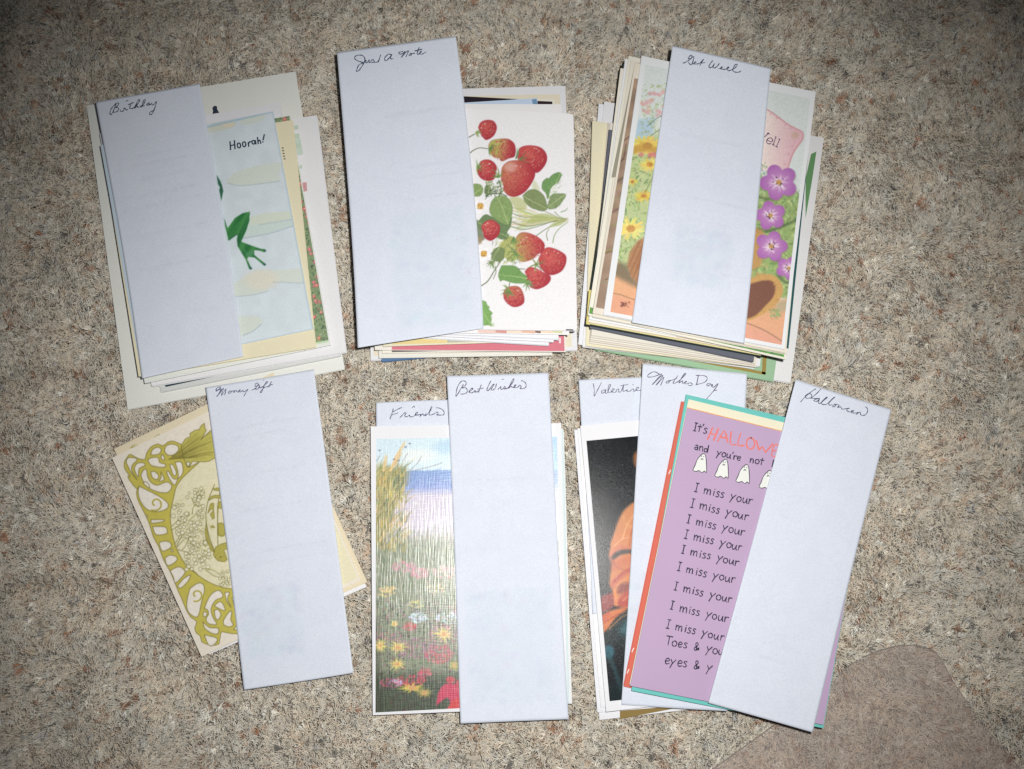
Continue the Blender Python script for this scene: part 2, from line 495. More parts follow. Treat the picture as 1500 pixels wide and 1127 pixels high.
def build_carpet():
    x0, x1, y0, y1 = -0.56, 0.56, -0.42, 0.46
    # woven backing
    m = bpy.data.materials.new('carpet_backing'); m.use_nodes = True
    b = m.node_tree.nodes['Principled BSDF']; b.inputs['Roughness'].default_value = 1
    n = m.node_tree.nodes.new('ShaderNodeTexNoise'); n.inputs['Scale'].default_value = 400
    cr = m.node_tree.nodes.new('ShaderNodeValToRGB')
    cr.color_ramp.elements[0].color = (0.34, 0.30, 0.24, 1); cr.color_ramp.elements[1].color = (0.55, 0.50, 0.42, 1)
    tc = m.node_tree.nodes.new('ShaderNodeTexCoord')
    m.node_tree.links.new(tc.outputs['Object'], n.inputs['Vector'])
    m.node_tree.links.new(n.outputs['Fac'], cr.inputs['Fac']); m.node_tree.links.new(cr.outputs['Color'], b.inputs['Base Color'])
    e = 0.12
    base = link('carpet', [(x0 - e, y0 - e, -.0075), (x1 + e, y0 - e, -.0075), (x1 + e, y1 + e, -.0075), (x0 - e, y1 + e, -.0075)], [(0, 1, 2, 3)], m)
    base['kind'] = 'structure'; base['label'] = 'beige speckled cut-pile carpet under all the cards'
    # yarn tufts
    ym = bpy.data.materials.new('carpet_yarn'); ym.use_nodes = True
    nt = ym.node_tree; b = nt.nodes['Principled BSDF']
    ti = nt.nodes.new('ShaderNodeAttribute'); ti.attribute_type = 'INSTANCER'; ti.attribute_name = 'tint'
    sh = nt.nodes.new('ShaderNodeAttribute'); sh.attribute_type = 'GEOMETRY'; sh.attribute_name = 'ply'
    mx = nt.nodes.new('ShaderNodeVectorMath'); mx.operation = 'MULTIPLY'
    nt.links.new(ti.outputs['Color'], mx.inputs[0]); nt.links.new(sh.outputs['Color'], mx.inputs[1])
    nt.links.new(mx.outputs[0], b.inputs['Base Color'])
    b.inputs['Roughness'].default_value = 0.55; b.inputs['Specular IOR Level'].default_value = 0.35
    b.inputs['Sheen Weight'].default_value = 0.15
    protos = bpy.data.collections.new('yarn_tufts')
    for k in range(8):
        V, F, C = [], [], []
        for s in range(13):
            a0 = random.uniform(0, 6.283); r0 = random.uniform(0, .0016)
            bx, by = r0 * math.cos(a0), r0 * math.sin(a0)
            ang = random.gauss(0, .42); lean = random.uniform(.5, 1.6); curl = random.uniform(-1.1, 1.1)
            L = random.uniform(.0080, .0112); rad = random.uniform(.00022, .00036)
            sh_ = random.uniform(.9, 1.06); tn = random.uniform(-.05, .05)
            x, y, z = bx, by, -.0078
            n = 6; b0 = len(V)
            th = random.uniform(0, .15)
            for i in range(n):
                t = i / (n - 1)
                rr = rad * (1.0 if t < .8 else .75)
                d = Vector((math.sin(th) * math.cos(ang), math.sin(th) * math.sin(ang), math.cos(th)))
                u = d.cross(Vector((0.3, 0.2, 1.0)).normalized()); u = u.normalized() if u.length > 1e-3 else Vector((1, 0, 0))
                v = d.cross(u)
                for q in range(4):
                    al = q * math.pi / 2 + t * 2.4
                    o = u * math.cos(al) * rr + v * math.sin(al) * rr
                    V.append((x + o.x, y + o.y, z + o.z))
                    f = sh_ * (.55 + .5 * t) if False else sh_
                    C.append((f + tn, f, f - tn, 1))
                x += d.x * L / (n - 1); y += d.y * L / (n - 1); z += d.z * L / (n - 1)
                th = min(1.45, th + lean / (n - 1) * (.6 + 1.2 * t)); ang += curl / (n - 1)
            for i in range(n - 1):
                for q in range(4):
                    w = (q + 1) % 4
                    F.append((b0 + 4 * i + q, b0 + 4 * i + w, b0 + 4 * i + 4 + w, b0 + 4 * i + 4 + q))
            e = b0 + 4 * (n - 1); F.append((e, e + 1, e + 2, e + 3))
        zm = max(v[2] for v in V)
        V = [(v[0], v[1], v[2] if v[2] < 0.0002 else 0.0002) for v in V]
        me = bpy.data.meshes.new('yarn_tuft'); me.from_pydata(V, [], F); me.update()
        me.polygons.foreach_set('use_smooth', [True] * len(me.polygons))
        ca = me.color_attributes.new('ply', 'FLOAT_COLOR', 'POINT'); ca.data.foreach_set('color', np.asarray(C, np.float32).ravel())
        me.materials.append(ym)
        protos.objects.link(bpy.data.objects.new('yarn_tuft', me))
    st = .0029
    gx, gy = np.meshgrid(np.arange(x0, x1, st), np.arange(y0, y1, st))
    gx = gx + rng.uniform(-.5, .5, gx.shape) * st; gy = gy + rng.uniform(-.5, .5, gy.shape) * st
    h, w = gx.shape
    def fb(c): return noise2(h, w, c)
    dirn = fb(14) * 9.0 + fb(5) * 4.0 + rng.normal(0, .38, gx.shape)
    N = gx.size
    P = np.stack([gx.ravel(), gy.ravel(), np.zeros(N)], -1)
    rot = np.zeros((N, 3), np.float32); rot[:, 2] = dirn.ravel()
    rot[:, 0] = rng.normal(0, .11, N); rot[:, 1] = rng.normal(0, .11, N)
    scl = np.ones((N, 3), np.float32); f = rng.uniform(.85, 1.15, N); scl[:, 0] = f; scl[:, 1] = f; scl[:, 2] = np.clip(.86 + .2 * fb(3).ravel() + rng.normal(0, .04, N), .78, 1.02)
    # flattened under the plastic mat
    poly = np.array([wp(*p)[:2] for p in MAT_EDGE])
    ins = np.zeros(N, bool)
    for i in range(len(poly)):
        (ax, ay), (bx, by) = poly[i], poly[(i + 1) % len(poly)]
        if ay == by: continue
        ins ^= ((ay > P[:, 1]) != (by > P[:, 1])) & (P[:, 0] < (bx - ax) * (P[:, 1] - ay) / (by - ay) + ax)
    P[:, 2] = np.clip(rng.normal(0, .0006, N) + (fb(5).ravel() - .5) * .0016, -.0016, .0013)
    P[ins, 2] = -.0011
    # speckled yarn colours
    base_c = np.array([.745, .675, .56]); tint = np.ones((N, 4), np.float32)
    tone = (.92 + .12 * fb(6) + .08 * fb(2)).ravel() * rng.uniform(.9, 1.08, N)
    tint[:, :3] = np.minimum(base_c * tone[:, None], .9)
    hue = (fb(6).ravel() - .5) * .14 + rng.normal(0, .035, N)
    tint[:, 0] *= 1 + hue * .5; tint[:, 2] *= 1 - hue * .5
    r = rng.random(N) + (fb(3).ravel() - .5) * .26
    brown = np.array([.52, .40, .30]); dark = np.array([.25, .23, .205]); rust = np.array([.50, .28, .175]); grey = np.array([.55, .53, .50]); pale = np.array([.86, .82, .72])
    for lo, hi, c in ((-1, -.02, rust), (-.02, .035, brown), (1.015, 1.04, dark), (1.04, 2, grey), (.03, .09, np.array([.60, .46, .34])), (.80, .90, pale)):
        k = (r >= lo) & (r < hi); tint[k, :3] = c * rng.uniform(.75, 1.25, (k.sum(), 1))
    me = bpy.data.meshes.new('pile'); me.vertices.add(N); me.vertices.foreach_set('co', P.astype(np.float32).ravel())
    for nm, ty, arr in (('rot', 'FLOAT_VECTOR', rot), ('scl', 'FLOAT_VECTOR', scl)):
        at = me.attributes.new(nm, ty, 'POINT'); at.data.foreach_set('vector', arr.ravel())
    at = me.attributes.new('tint', 'FLOAT_COLOR', 'POINT'); at.data.foreach_set('color', tint.ravel())
    at = me.attributes.new('pick', 'INT', 'POINT'); at.data.foreach_set('value', rng.integers(0, 8, N).astype(np.int32))
    me.materials.append(ym)
    pile = bpy.data.objects.new('pile', me); COL.objects.link(pile); pile.parent = base
    pile['kind'] = 'stuff'; pile['label'] = 'short beige and brown carpet yarn'
    ng = bpy.data.node_groups.new('pile', 'GeometryNodeTree')
    ng.interface.new_socket('Geometry', in_out='INPUT', socket_type='NodeSocketGeometry')
    ng.interface.new_socket('Geometry', in_out='OUTPUT', socket_type='NodeSocketGeometry')
    gi = ng.nodes.new('NodeGroupInput'); go = ng.nodes.new('NodeGroupOutput')
    mp = ng.nodes.new('GeometryNodeMeshToPoints'); ip = ng.nodes.new('GeometryNodeInstanceOnPoints')
    ci = ng.nodes.new('GeometryNodeCollectionInfo'); ci.inputs[0].default_value = protos
    ci.inputs['Separate Children'].default_value = True; ci.inputs['Reset Children'].default_value = True
    def attr(nm, ty):
        a = ng.nodes.new('GeometryNodeInputNamedAttribute'); a.data_type = ty; a.inputs['Name'].default_value = nm
        return a.outputs[0]
    L = ng.links.new
    L(gi.outputs[0], mp.inputs['Mesh']); L(mp.outputs[0], ip.inputs['Points']); L(ci.outputs[0], ip.inputs['Instance'])
    ip.inputs['Pick Instance'].default_value = True
    L(attr('pick', 'INT'), ip.inputs['Instance Index'])
    e2r = ng.nodes.new('FunctionNodeEulerToRotation'); L(attr('rot', 'FLOAT_VECTOR'), e2r.inputs[0]); L(e2r.outputs[0], ip.inputs['Rotation'])
    L(attr('scl', 'FLOAT_VECTOR'), ip.inputs['Scale']); L(ip.outputs[0], go.inputs[0])
    md = pile.modifiers.new('pile', 'NODES'); md.node_group = ng

build_carpet()

# clear plastic floor mat, lower right
def build_floor_mat():
    m = bpy.data.materials.new('clear_plastic'); m.use_nodes = True
    nt = m.node_tree; nt.nodes.clear()
    out = nt.nodes.new('ShaderNodeOutputMaterial')
    tr = nt.nodes.new('ShaderNodeBsdfTransparent'); tr.inputs[0].default_value = (.98, .96, .95, 1)
    df = nt.nodes.new('ShaderNodeBsdfDiffuse'); df.inputs[0].default_value = (.62, .54, .50, 1)
    gl = nt.nodes.new('ShaderNodeBsdfGlossy'); gl.inputs['Roughness'].default_value = .35
    n = nt.nodes.new('ShaderNodeTexNoise'); n.inputs['Scale'].default_value = 160; n.inputs['Detail'].default_value = 3
    tc = nt.nodes.new('ShaderNodeTexCoord'); nt.links.new(tc.outputs['Object'], n.inputs['Vector'])
    bp = nt.nodes.new('ShaderNodeBump'); bp.inputs['Distance'].default_value = .0005; bp.inputs['Strength'].default_value = .4
    nt.links.new(n.outputs['Fac'], bp.inputs['Height']); nt.links.new(bp.outputs[0], gl.inputs['Normal'])
    m1 = nt.nodes.new('ShaderNodeMixShader'); m1.inputs[0].default_value = .13
    nt.links.new(tr.outputs[0], m1.inputs[1]); nt.links.new(df.outputs[0], m1.inputs[2])
    m2 = nt.nodes.new('ShaderNodeMixShader'); m2.inputs[0].default_value = .02
    nt.links.new(m1.outputs[0], m2.inputs[1]); nt.links.new(gl.outputs[0], m2.inputs[2]); nt.links.new(m2.outputs[0], out.inputs[0])
    px = smooth(MAT_EDGE, 3)
    ring = [wp(p[0], p[1], .001) for p in px]
    ring += [(ring[-1][0], -.42, .001), (ring[0][0] - .02, -.42, .001)]
    ring = np.array(ring)
    if np.sum(ring[:, 0] * np.roll(ring[:, 1], -1) - np.roll(ring[:, 0], -1) * ring[:, 1]) < 0: ring = ring[::-1]
    c = ring.mean(0); V, F = [], []
    n_ = len(ring)
    nxt, prv = np.roll(ring, -1, 0), np.roll(ring, 1, 0)
    tg = nxt - prv; tg /= np.linalg.norm(tg, axis=1, keepdims=True); inn = np.stack([-tg[:, 1], tg[:, 0], tg[:, 0] * 0], -1)
    for z, off in ((-.0002, 0), (.0006, 0), (.0010, .0007)):
        for p, i in zip(ring, inn): V.append((p[0] + i[0] * off, p[1] + i[1] * off, z))
    for l in range(2):
        for i in range(n_):
            j = (i + 1) % n_; F.append((l * n_ + i, l * n_ + j, (l + 1) * n_ + j, (l + 1) * n_ + i))
    F.append(list(range(2 * n_, 3 * n_))); F.append(list(range(n_ - 1, -1, -1)))
    o = link('floor_mat', V, F, m)
    em = bpy.data.materials.new('mat_edge'); em.use_nodes = True
    b = em.node_tree.nodes['Principled BSDF']; b.inputs['Base Color'].default_value = (.34, .30, .27, 1); b.inputs['Roughness'].default_value = .4
    LV, LF = [], []
    for k in range(n_):
        for off, z in ((-.00012, .0004), (.0001, .00115), (.00042, .0010)):
            LV.append((ring[k][0] + inn[k][0] * off, ring[k][1] + inn[k][1] * off, z))
    for k in range(n_):
        j = (k + 1) % n_
        for t in range(2): LF.append((3 * k + t, 3 * j + t, 3 * j + t + 1, 3 * k + t + 1))
    link('lip', LV, LF, em, o)
    o['label'] = 'clear plastic floor mat with rounded lip pressed on the carpet'; o['category'] = 'floor mat'
build_floor_mat()

# ------------------------------------------------------------------ shared looks
WHITE = (226, 226, 228); CREAM = (226, 222, 200); IVORY = (228, 222, 206); STRIP = (212, 219, 233)
Z0 = 0.0011
GAP = 0.00012

class Stack:
    def __init__(self, z=Z0): self.z = z
    def card(self, name, label, quad, T, col, cat='card', **k):
        T = T * 1.35 if T > .0008 else T
        c = Card(name, label, cat, quad, self.z, T, col, **k)
        self.z += T + GAP
        return c

def strip(label, quad, z, lines, width=1.15, ink=(44, 52, 82), curl=None, bulge=(0, 0), ghost=None, group='labelled paper strips'):
    """a cut slip of office paper with a handwritten heading"""
    q = np.asarray(quad, float)
    cw = np.mean([wp(*p, z) for p in quad], axis=0)
    root = thing('paper_strip', label, 'paper strip', (cw[0], cw[1], z), group)
    nu, nv = 50, 130
    us, vs = np.linspace(0, 1, nu), np.linspace(0, 1, nv)
    U, V = np.meshgrid(us, vs)
    wob = (rnd(.3, .9), rnd(0, 6), rnd(.3, .9), rnd(0, 6))
    def pxmap(U, V):
        P = bil(q, U, V)
        k = 4 * V * (1 - V)
        P[..., 0] += wob[0] * np.sin(V * 5.1 + wob[1]) * (1 - U) + wob[2] * np.sin(V * 4.3 + wob[3]) * U
        P[..., 1] += wob[2] * .5 * np.sin(U * 4 + wob[1]) * (1 - V) + wob[0] * .5 * np.sin(U * 3.6 + wob[3]) * V
        P[..., 0] += bulge[0] * k * (1 - U) + bulge[1] * k * U
        return P
    def zf_uv(U, V):
        zz = z + .00012 + 0 * U
        if curl: zz = zz + 1.9 * curl(U, V) + .0007 * (1 + np.sin(V * 6.5 + wob[1]) * np.cos(U * 2.2 + wob[3])) + .0022 * np.clip(U - .55, 0, 1) ** 2 * wob[0] * 3 + .0022 * np.clip(.4 - U, 0, 1) ** 2 * wob[2] * 3
        return zz
    P = pxmap(U, V); ZZ = zf_uv(U, V)
    X = wp_arr(P, ZZ).reshape(-1, 3); Xb = X.copy(); Xb[:, 2] -= .00011
    idx = np.arange(nu * nv).reshape(nv, nu)
    Ft = np.stack([idx[1:, :-1], idx[1:, 1:], idx[:-1, 1:], idx[:-1, :-1]], -1).reshape(-1, 4)
    Fb = Ft[:, ::-1] + nu * nv
    bd = np.concatenate([idx[0, :], idx[1:, -1], idx[-1, -2::-1], idx[-2:0:-1, 0]])
    nx = np.roll(bd, -1)
    Fs = np.stack([bd, nx, nx + nu * nv, bd + nu * nv], -1)
    # faint print on the back showing through
    xs, ys = P[..., 0], P[..., 1]
    cv = Canvas(xs.min() - 2, ys.min() - 2, xs.max() + 2, ys.max() + 2, STRIP, 0.8)
    def pt(u, v): return bil(q, np.array(u), np.array(v))
    for g in (ghost or []):
        if g[0] == 'text':
            _, u0, u1, v = g[:4]
            t = u0
            while t < u1:
                dl = rnd(.02, .09); a, b = pt(t, v + rnd(-.003, .003)), pt(min(u1, t + dl), v)
                cv.line([a, b], 3.0, np.asarray(STRIP) - rnd(4, 10), .7, sm=1, soft=2); t += dl + rnd(.01, .04)
        else:
            _, u0, u1, v0, v1 = g[:5]
            cv.fill([pt(u0, v0), pt(u1, v0), pt(u1, v1), pt(u0, v1)], np.asarray(STRIP) - np.array([5, 3, 2]), .6, 7)
            for k in range(90):
                a = pt(rnd(u0, u1), rnd(v0, v1)); cv.ell(a[0], a[1], rnd(2, 8), rnd(2, 6), np.asarray(STRIP) - np.array([rnd(2, 18), rnd(0, 13), rnd(0, 11)]), .4, 3)
    n = noise2(cv.h, cv.w, 14) - .5; n2 = noise2(cv.h, cv.w, 5) - .5
    cv.a += (n * 3 + n2 * 2.4)[..., None] * np.array([1, .95, .8])
    cols = cv.sample(xs, ys).reshape(-1, 3)
    sheet('paper', np.vstack([X, Xb]), np.vstack([Ft, Fb, Fs]), np.vstack([cols, cols]), print_mat('matte'), root)
    # handwriting follows the paper surface
    flatP = P.reshape(-1, 2); flatZ = ZZ.ravel()
    def zf(x, y):
        i = np.argmin((flatP[:, 0] - x) ** 2 + (flatP[:, 1] - y) ** 2); return flatZ[i]
    ribbons('handwriting', lines, width, zf, ink_mat(ink), root)
    return root

# =================================================================== BIRTHDAY
def birthday():
    S = Stack()
    c = S.card('greeting_card', 'large cream card with a tiny dark figure, lowest of the Birthday stack', [(127, 155), (433, 105), (505, 541), (187, 600)], .0016, (226, 227, 220))
    fig = [(311, 169), (312, 163), (311, 158), (314, 155), (318, 156), (318, 160), (321, 165), (321, 168)]
    c.flat(fig[:4] , (36, 44, 50)) if False else None
    ff = link('printed_figure', [wp(x, y, c.zt + .0001) for x, y in fig][::-1], [list(range(len(fig)))], ink_mat((30, 40, 58)), c.root)
    c = S.card('greeting_card', 'pale grey card with a dark print streak low in the Birthday stack', [(158, 232), (462, 185), (499, 522), (236, 575)], .0018, (206, 208, 206))
    c.flat([(240, 563), (322, 547), (322, 550), (243, 567)], (40, 66, 78)); c.flat([(226, 560), (420, 528), (420, 533), (228, 566)], (170, 184, 188), lift=.00004)
    c = S.card('greeting_card', 'white card edged with pale green dots right of the floral card', [(160, 218), (464, 169), (507, 516), (222, 566)], .0018, WHITE)
    for x, y, r in ((434, 187, 3), (435, 200, 3.5), (440, 245, 2.5), (437, 214, 3)):
        c.flat([(x - r, y - r), (x + r, y - r * 1.2), (x + r, y + r), (x - r, y + r)], (186, 206, 184), name='printed_dot')
    c.flat([(432, 205), (440, 203), (444, 226), (436, 228)], (194, 212, 196), lift=.00004)
    c.flat([(443, 268), (449, 267), (450, 280), (445, 281)], (206, 150, 150), name='printed_dot')
    c = S.card('greeting_card', 'plain white card above the tiny dark figure in the Birthday stack', [(146, 196), (410, 150), (456, 500), (208, 546)], .0016, (224, 224, 228))
    # floral border card
    c = S.card('greeting_card', 'card with a dense pink and green floral edge in the Birthday stack', [(150, 217), (425, 168), (484, 506), (212, 562)], .0014, (222, 225, 218))
    cv = Canvas(395, 160, 490, 512, (128, 150, 108), 2)
    foliage(cv, 395, 160, 490, 512, 2600, [(92, 128, 84), (60, 92, 74), (150, 172, 118), (44, 66, 60), (176, 190, 150)], 1, 3.2, 1.4, .9)
    for k in range(260):
        x, y = rnd(398, 486), rnd(163, 500); r = rnd(1.2, 3)
        cv.ell(x, y, r, r, jit((206, 96, 96), 20), 1, .7); cv.ell(x - .3, y - .3, r * .5, r * .5, (236, 190, 180), .8, .6)
    cv.fill([(455, 503), (490, 497), (490, 515), (455, 515)], (190, 214, 176))
    c.panel(cv, np.linspace(.87, .995, 34), np.linspace(.005, .985, 280))
    # dock sheet (inside leaf) and the pond front
    c = S.card('greeting_card', 'pond card with a green leaping frog and the word Hoorah', [(150, 221), (428, 176), (462, 509), (203, 552)], .0022, (228, 218, 182))
    for a, b in (((378, 500), (392, 522)), ((400, 496), (418, 517)), ((426, 490), (447, 513))):
        ribbons('board_line', [[a, b]], .8, lambda x, y: c.zt, ink_mat((196, 186, 160)), c.root, 1, 0)
    ribbons('lettering', [[(413 + i * .7, 217 + i * 4), (415 + i * .7, 217 + i * 4)] for i in range(5)], 1.6, lambda x, y: c.zt, ink_mat((50, 54, 50)), c.root, 1, 0)
    root = c.root
    f = Card.__new__(Card); f.root = root; f.q = np.array([(147, 213), (400, 163), (459, 482.5), (205, 536)], float); f.zt = c.zt + .0007; f.zb = c.zt
    V = [wp(*p, f.zt) for p in f.q]; lo = [(v[0], v[1], f.zt - .0004) for v in V]
    link('front_leaf', V + lo, [(3, 2, 1, 0), (4, 5, 6, 7), (0, 1, 5, 4), (1, 2, 6, 5), (2, 3, 7, 6), (3, 0, 4, 7)], paper_mat((192, 210, 224)), root)
    S.z = f.zt + GAP
    cv = Canvas(280, 130, 470, 530, (207, 219, 225), 2)
    cv.speckle(.02, 12)
    pad = (208, 217, 206); pc = (150, 168, 182)
    o2, s2 = (310, 240), .142; o3, s3 = (330, 390), .1508
    cv.fill([(300, 186), (330, 178), (346, 179), (342, 186), (322, 192), (300, 195)], (208, 212, 196), 1, 1, 3); cv.ell(334, 183, 8, 4, (226, 212, 186), .8, 3)
    cv.fill([(350, 179), (362, 170), (388, 168), (384, 176), (370, 181), (356, 183)], pad, 1, 1, 3)
    cv.fill(Z(o2, s2, [(150, 190), (210, 110), (330, 60), (470, 20), (640, -10), (745, -5), (690, 100), (710, 180), (500, 205), (350, 225), (210, 215)]), pad, 1, .6, 3)
    cv.line(Z(o2, s2, [(160, 200), (300, 228), (500, 207), (710, 180)]), .8, pc, .8)
    cv.fill(Z(o2, s2, [(385, 650), (400, 545), (560, 510), (800, 490), (850, 560), (560, 620)]), (208, 218, 200), 1, .6)
    cv.fill(Z(o2, s2, [(330, 770), (540, 730), (860, 635), (865, 572), (560, 620), (385, 640), (350, 720)]), (198, 216, 210), 1, .6)
    cv.line(Z(o2, s2, [(490, 632), (640, 605), (860, 570)]), .8, pc, .8); cv.line(Z(o2, s2, [(320, 772), (540, 732), (700, 690), (865, 632)]), .9, pc, .9)
    cv.fill(Z(o3, s3, [(60, 190), (200, 90), (300, 40), (500, 40), (760, 20), (775, 150), (720, 166), (470, 155), (400, 245), (250, 280), (60, 300)]), pad, 1, .6)
    cv.ell(383, 410, 24, 14, (222, 214, 194), .7, 9)
    cv.line(Z(o3, s3, [(460, 155), (600, 158), (725, 166), (770, 150)]), .8, pc, .8); cv.line(Z(o3, s3, [(60, 300), (250, 282), (415, 246)]), .9, pc, .8)
    cv.fill(Z(o3, s3, [(100, 490), (280, 480), (355, 520), (350, 570), (270, 630), (100, 690)]), pad, 1, .6, 3)
    cv.line(Z(o3, s3, [(170, 675), (270, 632), (352, 560)]), .9, pc, .9)
    g1, g2 = (46, 128, 60), (38, 112, 70)
    cv.fill(Z(o2, s2, [(50, 112), (88, 175), (107, 220), (120, 280), (100, 388), (78, 275), (86, 240), (66, 215)]), (40, 104, 76))
    leg = [(128, 562), (165, 665), (240, 560), (320, 510), (394, 495), (390, 590), (357, 690), (305, 805), (400, 840), (500, 876), (545, 882), (558, 905), (540, 914), (500, 898), (438, 892), (442, 942), (548, 1028), (557, 1046), (538, 1048), (440, 968), (380, 962), (366, 985), (403, 1063), (417, 1087), (388, 1088), (350, 988), (268, 852), (260, 790), (265, 728), (178, 794), (160, 740), (138, 640)]
    cv.fill(Z(o2, s2, leg), lambda X, Y: np.array(g1)[None, None] + 14 * np.sin(X * .35 + Y * .2)[..., None] * np.array([1, 1, .4]))
    cv.line(Z(o2, s2, [(180, 770), (240, 660), (330, 570), (385, 510)]), 5, (66, 150, 70), .45, 2, soft=3); cv.line(Z(o2, s2, [(280, 840), (285, 740), (340, 620), (388, 520)]), 3, (24, 92, 62), .6, 1, soft=2)
    cv.line(Z(o2, s2, [(175, 785), (230, 750), (265, 725)]), 2, (24, 92, 66), .6, soft=1.5); cv.line(Z(o2, s2, [(290, 830), (340, 900), (372, 955)]), 3, (70, 148, 90), .5, soft=2)
    for x, y in ((548, 898), (546, 1040), (403, 1080)): cv.ell(*Z(o2, s2, [(x, y)])[0], 2, 1.8, (32, 90, 70), 1, .6)
    cv.fill(Z(o2, s2, [(350, 930), (430, 880), (438, 940), (372, 960)]), (84, 150, 116), .5, 1)
    cv.line([(300, 187), (400, 163.6), (458.5, 482)], 2.6, (150, 186, 206), .75, sm=1, soft=1.5)
    cv.soften(1)
    f.panel(cv, np.linspace(.52, .997, 135), np.linspace(.003, .995, 330))
    oh, sh = (290, 90), .1333
    def el(cx, cy, rx, ry, r=-.1): return [(cx + rx * math.cos(a) * math.cos(r) - ry * math.sin(a) * math.sin(r), cy + rx * math.cos(a) * math.sin(r) + ry * math.sin(a) * math.cos(r)) for a in np.linspace(0, 6.3, 10)]
    L = [[(352, 882), (358, 972)], [(400, 872), (407, 962)], [(355, 930), (405, 915)], el(450, 925, 18, 27), el(508, 912, 18, 27), [(553, 892), (558, 936)], [(556, 908), (566, 888), (582, 884)],
         el(610, 890, 16, 20), [(630, 870), (637, 910)], [(654, 836), (662, 906)], [(661, 885), (674, 868), (684, 876), (690, 904)], [(729, 806), (716, 864)], [(712, 884), (713, 889)]]
    ribbons('lettering', [Z(oh, sh, l) for l in L], 2.0, lambda x, y: f.zt, ink_mat((26, 44, 62)), root, 3, .1)
    ob, sb = (150, 130), .0667
    B = [[(300, 330), (240, 390), (190, 450), (165, 540), (178, 575), (210, 550), (250, 470), (300, 345)], [(285, 332), (340, 315), (356, 350), (310, 400), (285, 415), (340, 420), (356, 460), (320, 505), (260, 520), (235, 510)],
         [(395, 470), (400, 495), (430, 505), (468, 478), (478, 430), (500, 435), (515, 470), (555, 460)], [(622, 350), (598, 430), (640, 440), (662, 430)], [(568, 356), (680, 306)],
         [(662, 436), (740, 380), (800, 300), (822, 252), (797, 245), (760, 310), (700, 435), (740, 400), (768, 385), (770, 410), (800, 410)], [(876, 358), (830, 396), (850, 405), (890, 370), (930, 290), (942, 250), (915, 250), (882, 330), (882, 385), (925, 378)],
         [(1030, 308), (970, 352), (1000, 366), (1035, 330), (1032, 360), (1062, 348)], [(1078, 318), (1090, 356), (1130, 350), (1186, 288), (1160, 400), (1100, 540), (1060, 575), (1035, 555), (1060, 510), (1142, 478)], [(518, 276), (562, 260)]]
    strip('white paper strip handwritten Birthday lying on the pond card', [(141, 150), (293, 122), (356, 522), (208, 555)], S.z,
          [Z(ob, sb, l) for l in B], 1.2, (38, 48, 66), curl=lambda U, V: .0022 * np.clip(1 - V * 2.4, 0, 1) ** 2 + .0008 * V ** 4, bulge=(2, 2),
          ghost=[('text', .1, .85, v) for v in (.22, .25, .36, .4, .5, .62)] + [('text', .3, .75, .3), ('text', .4, .8, .55)])
birthday()

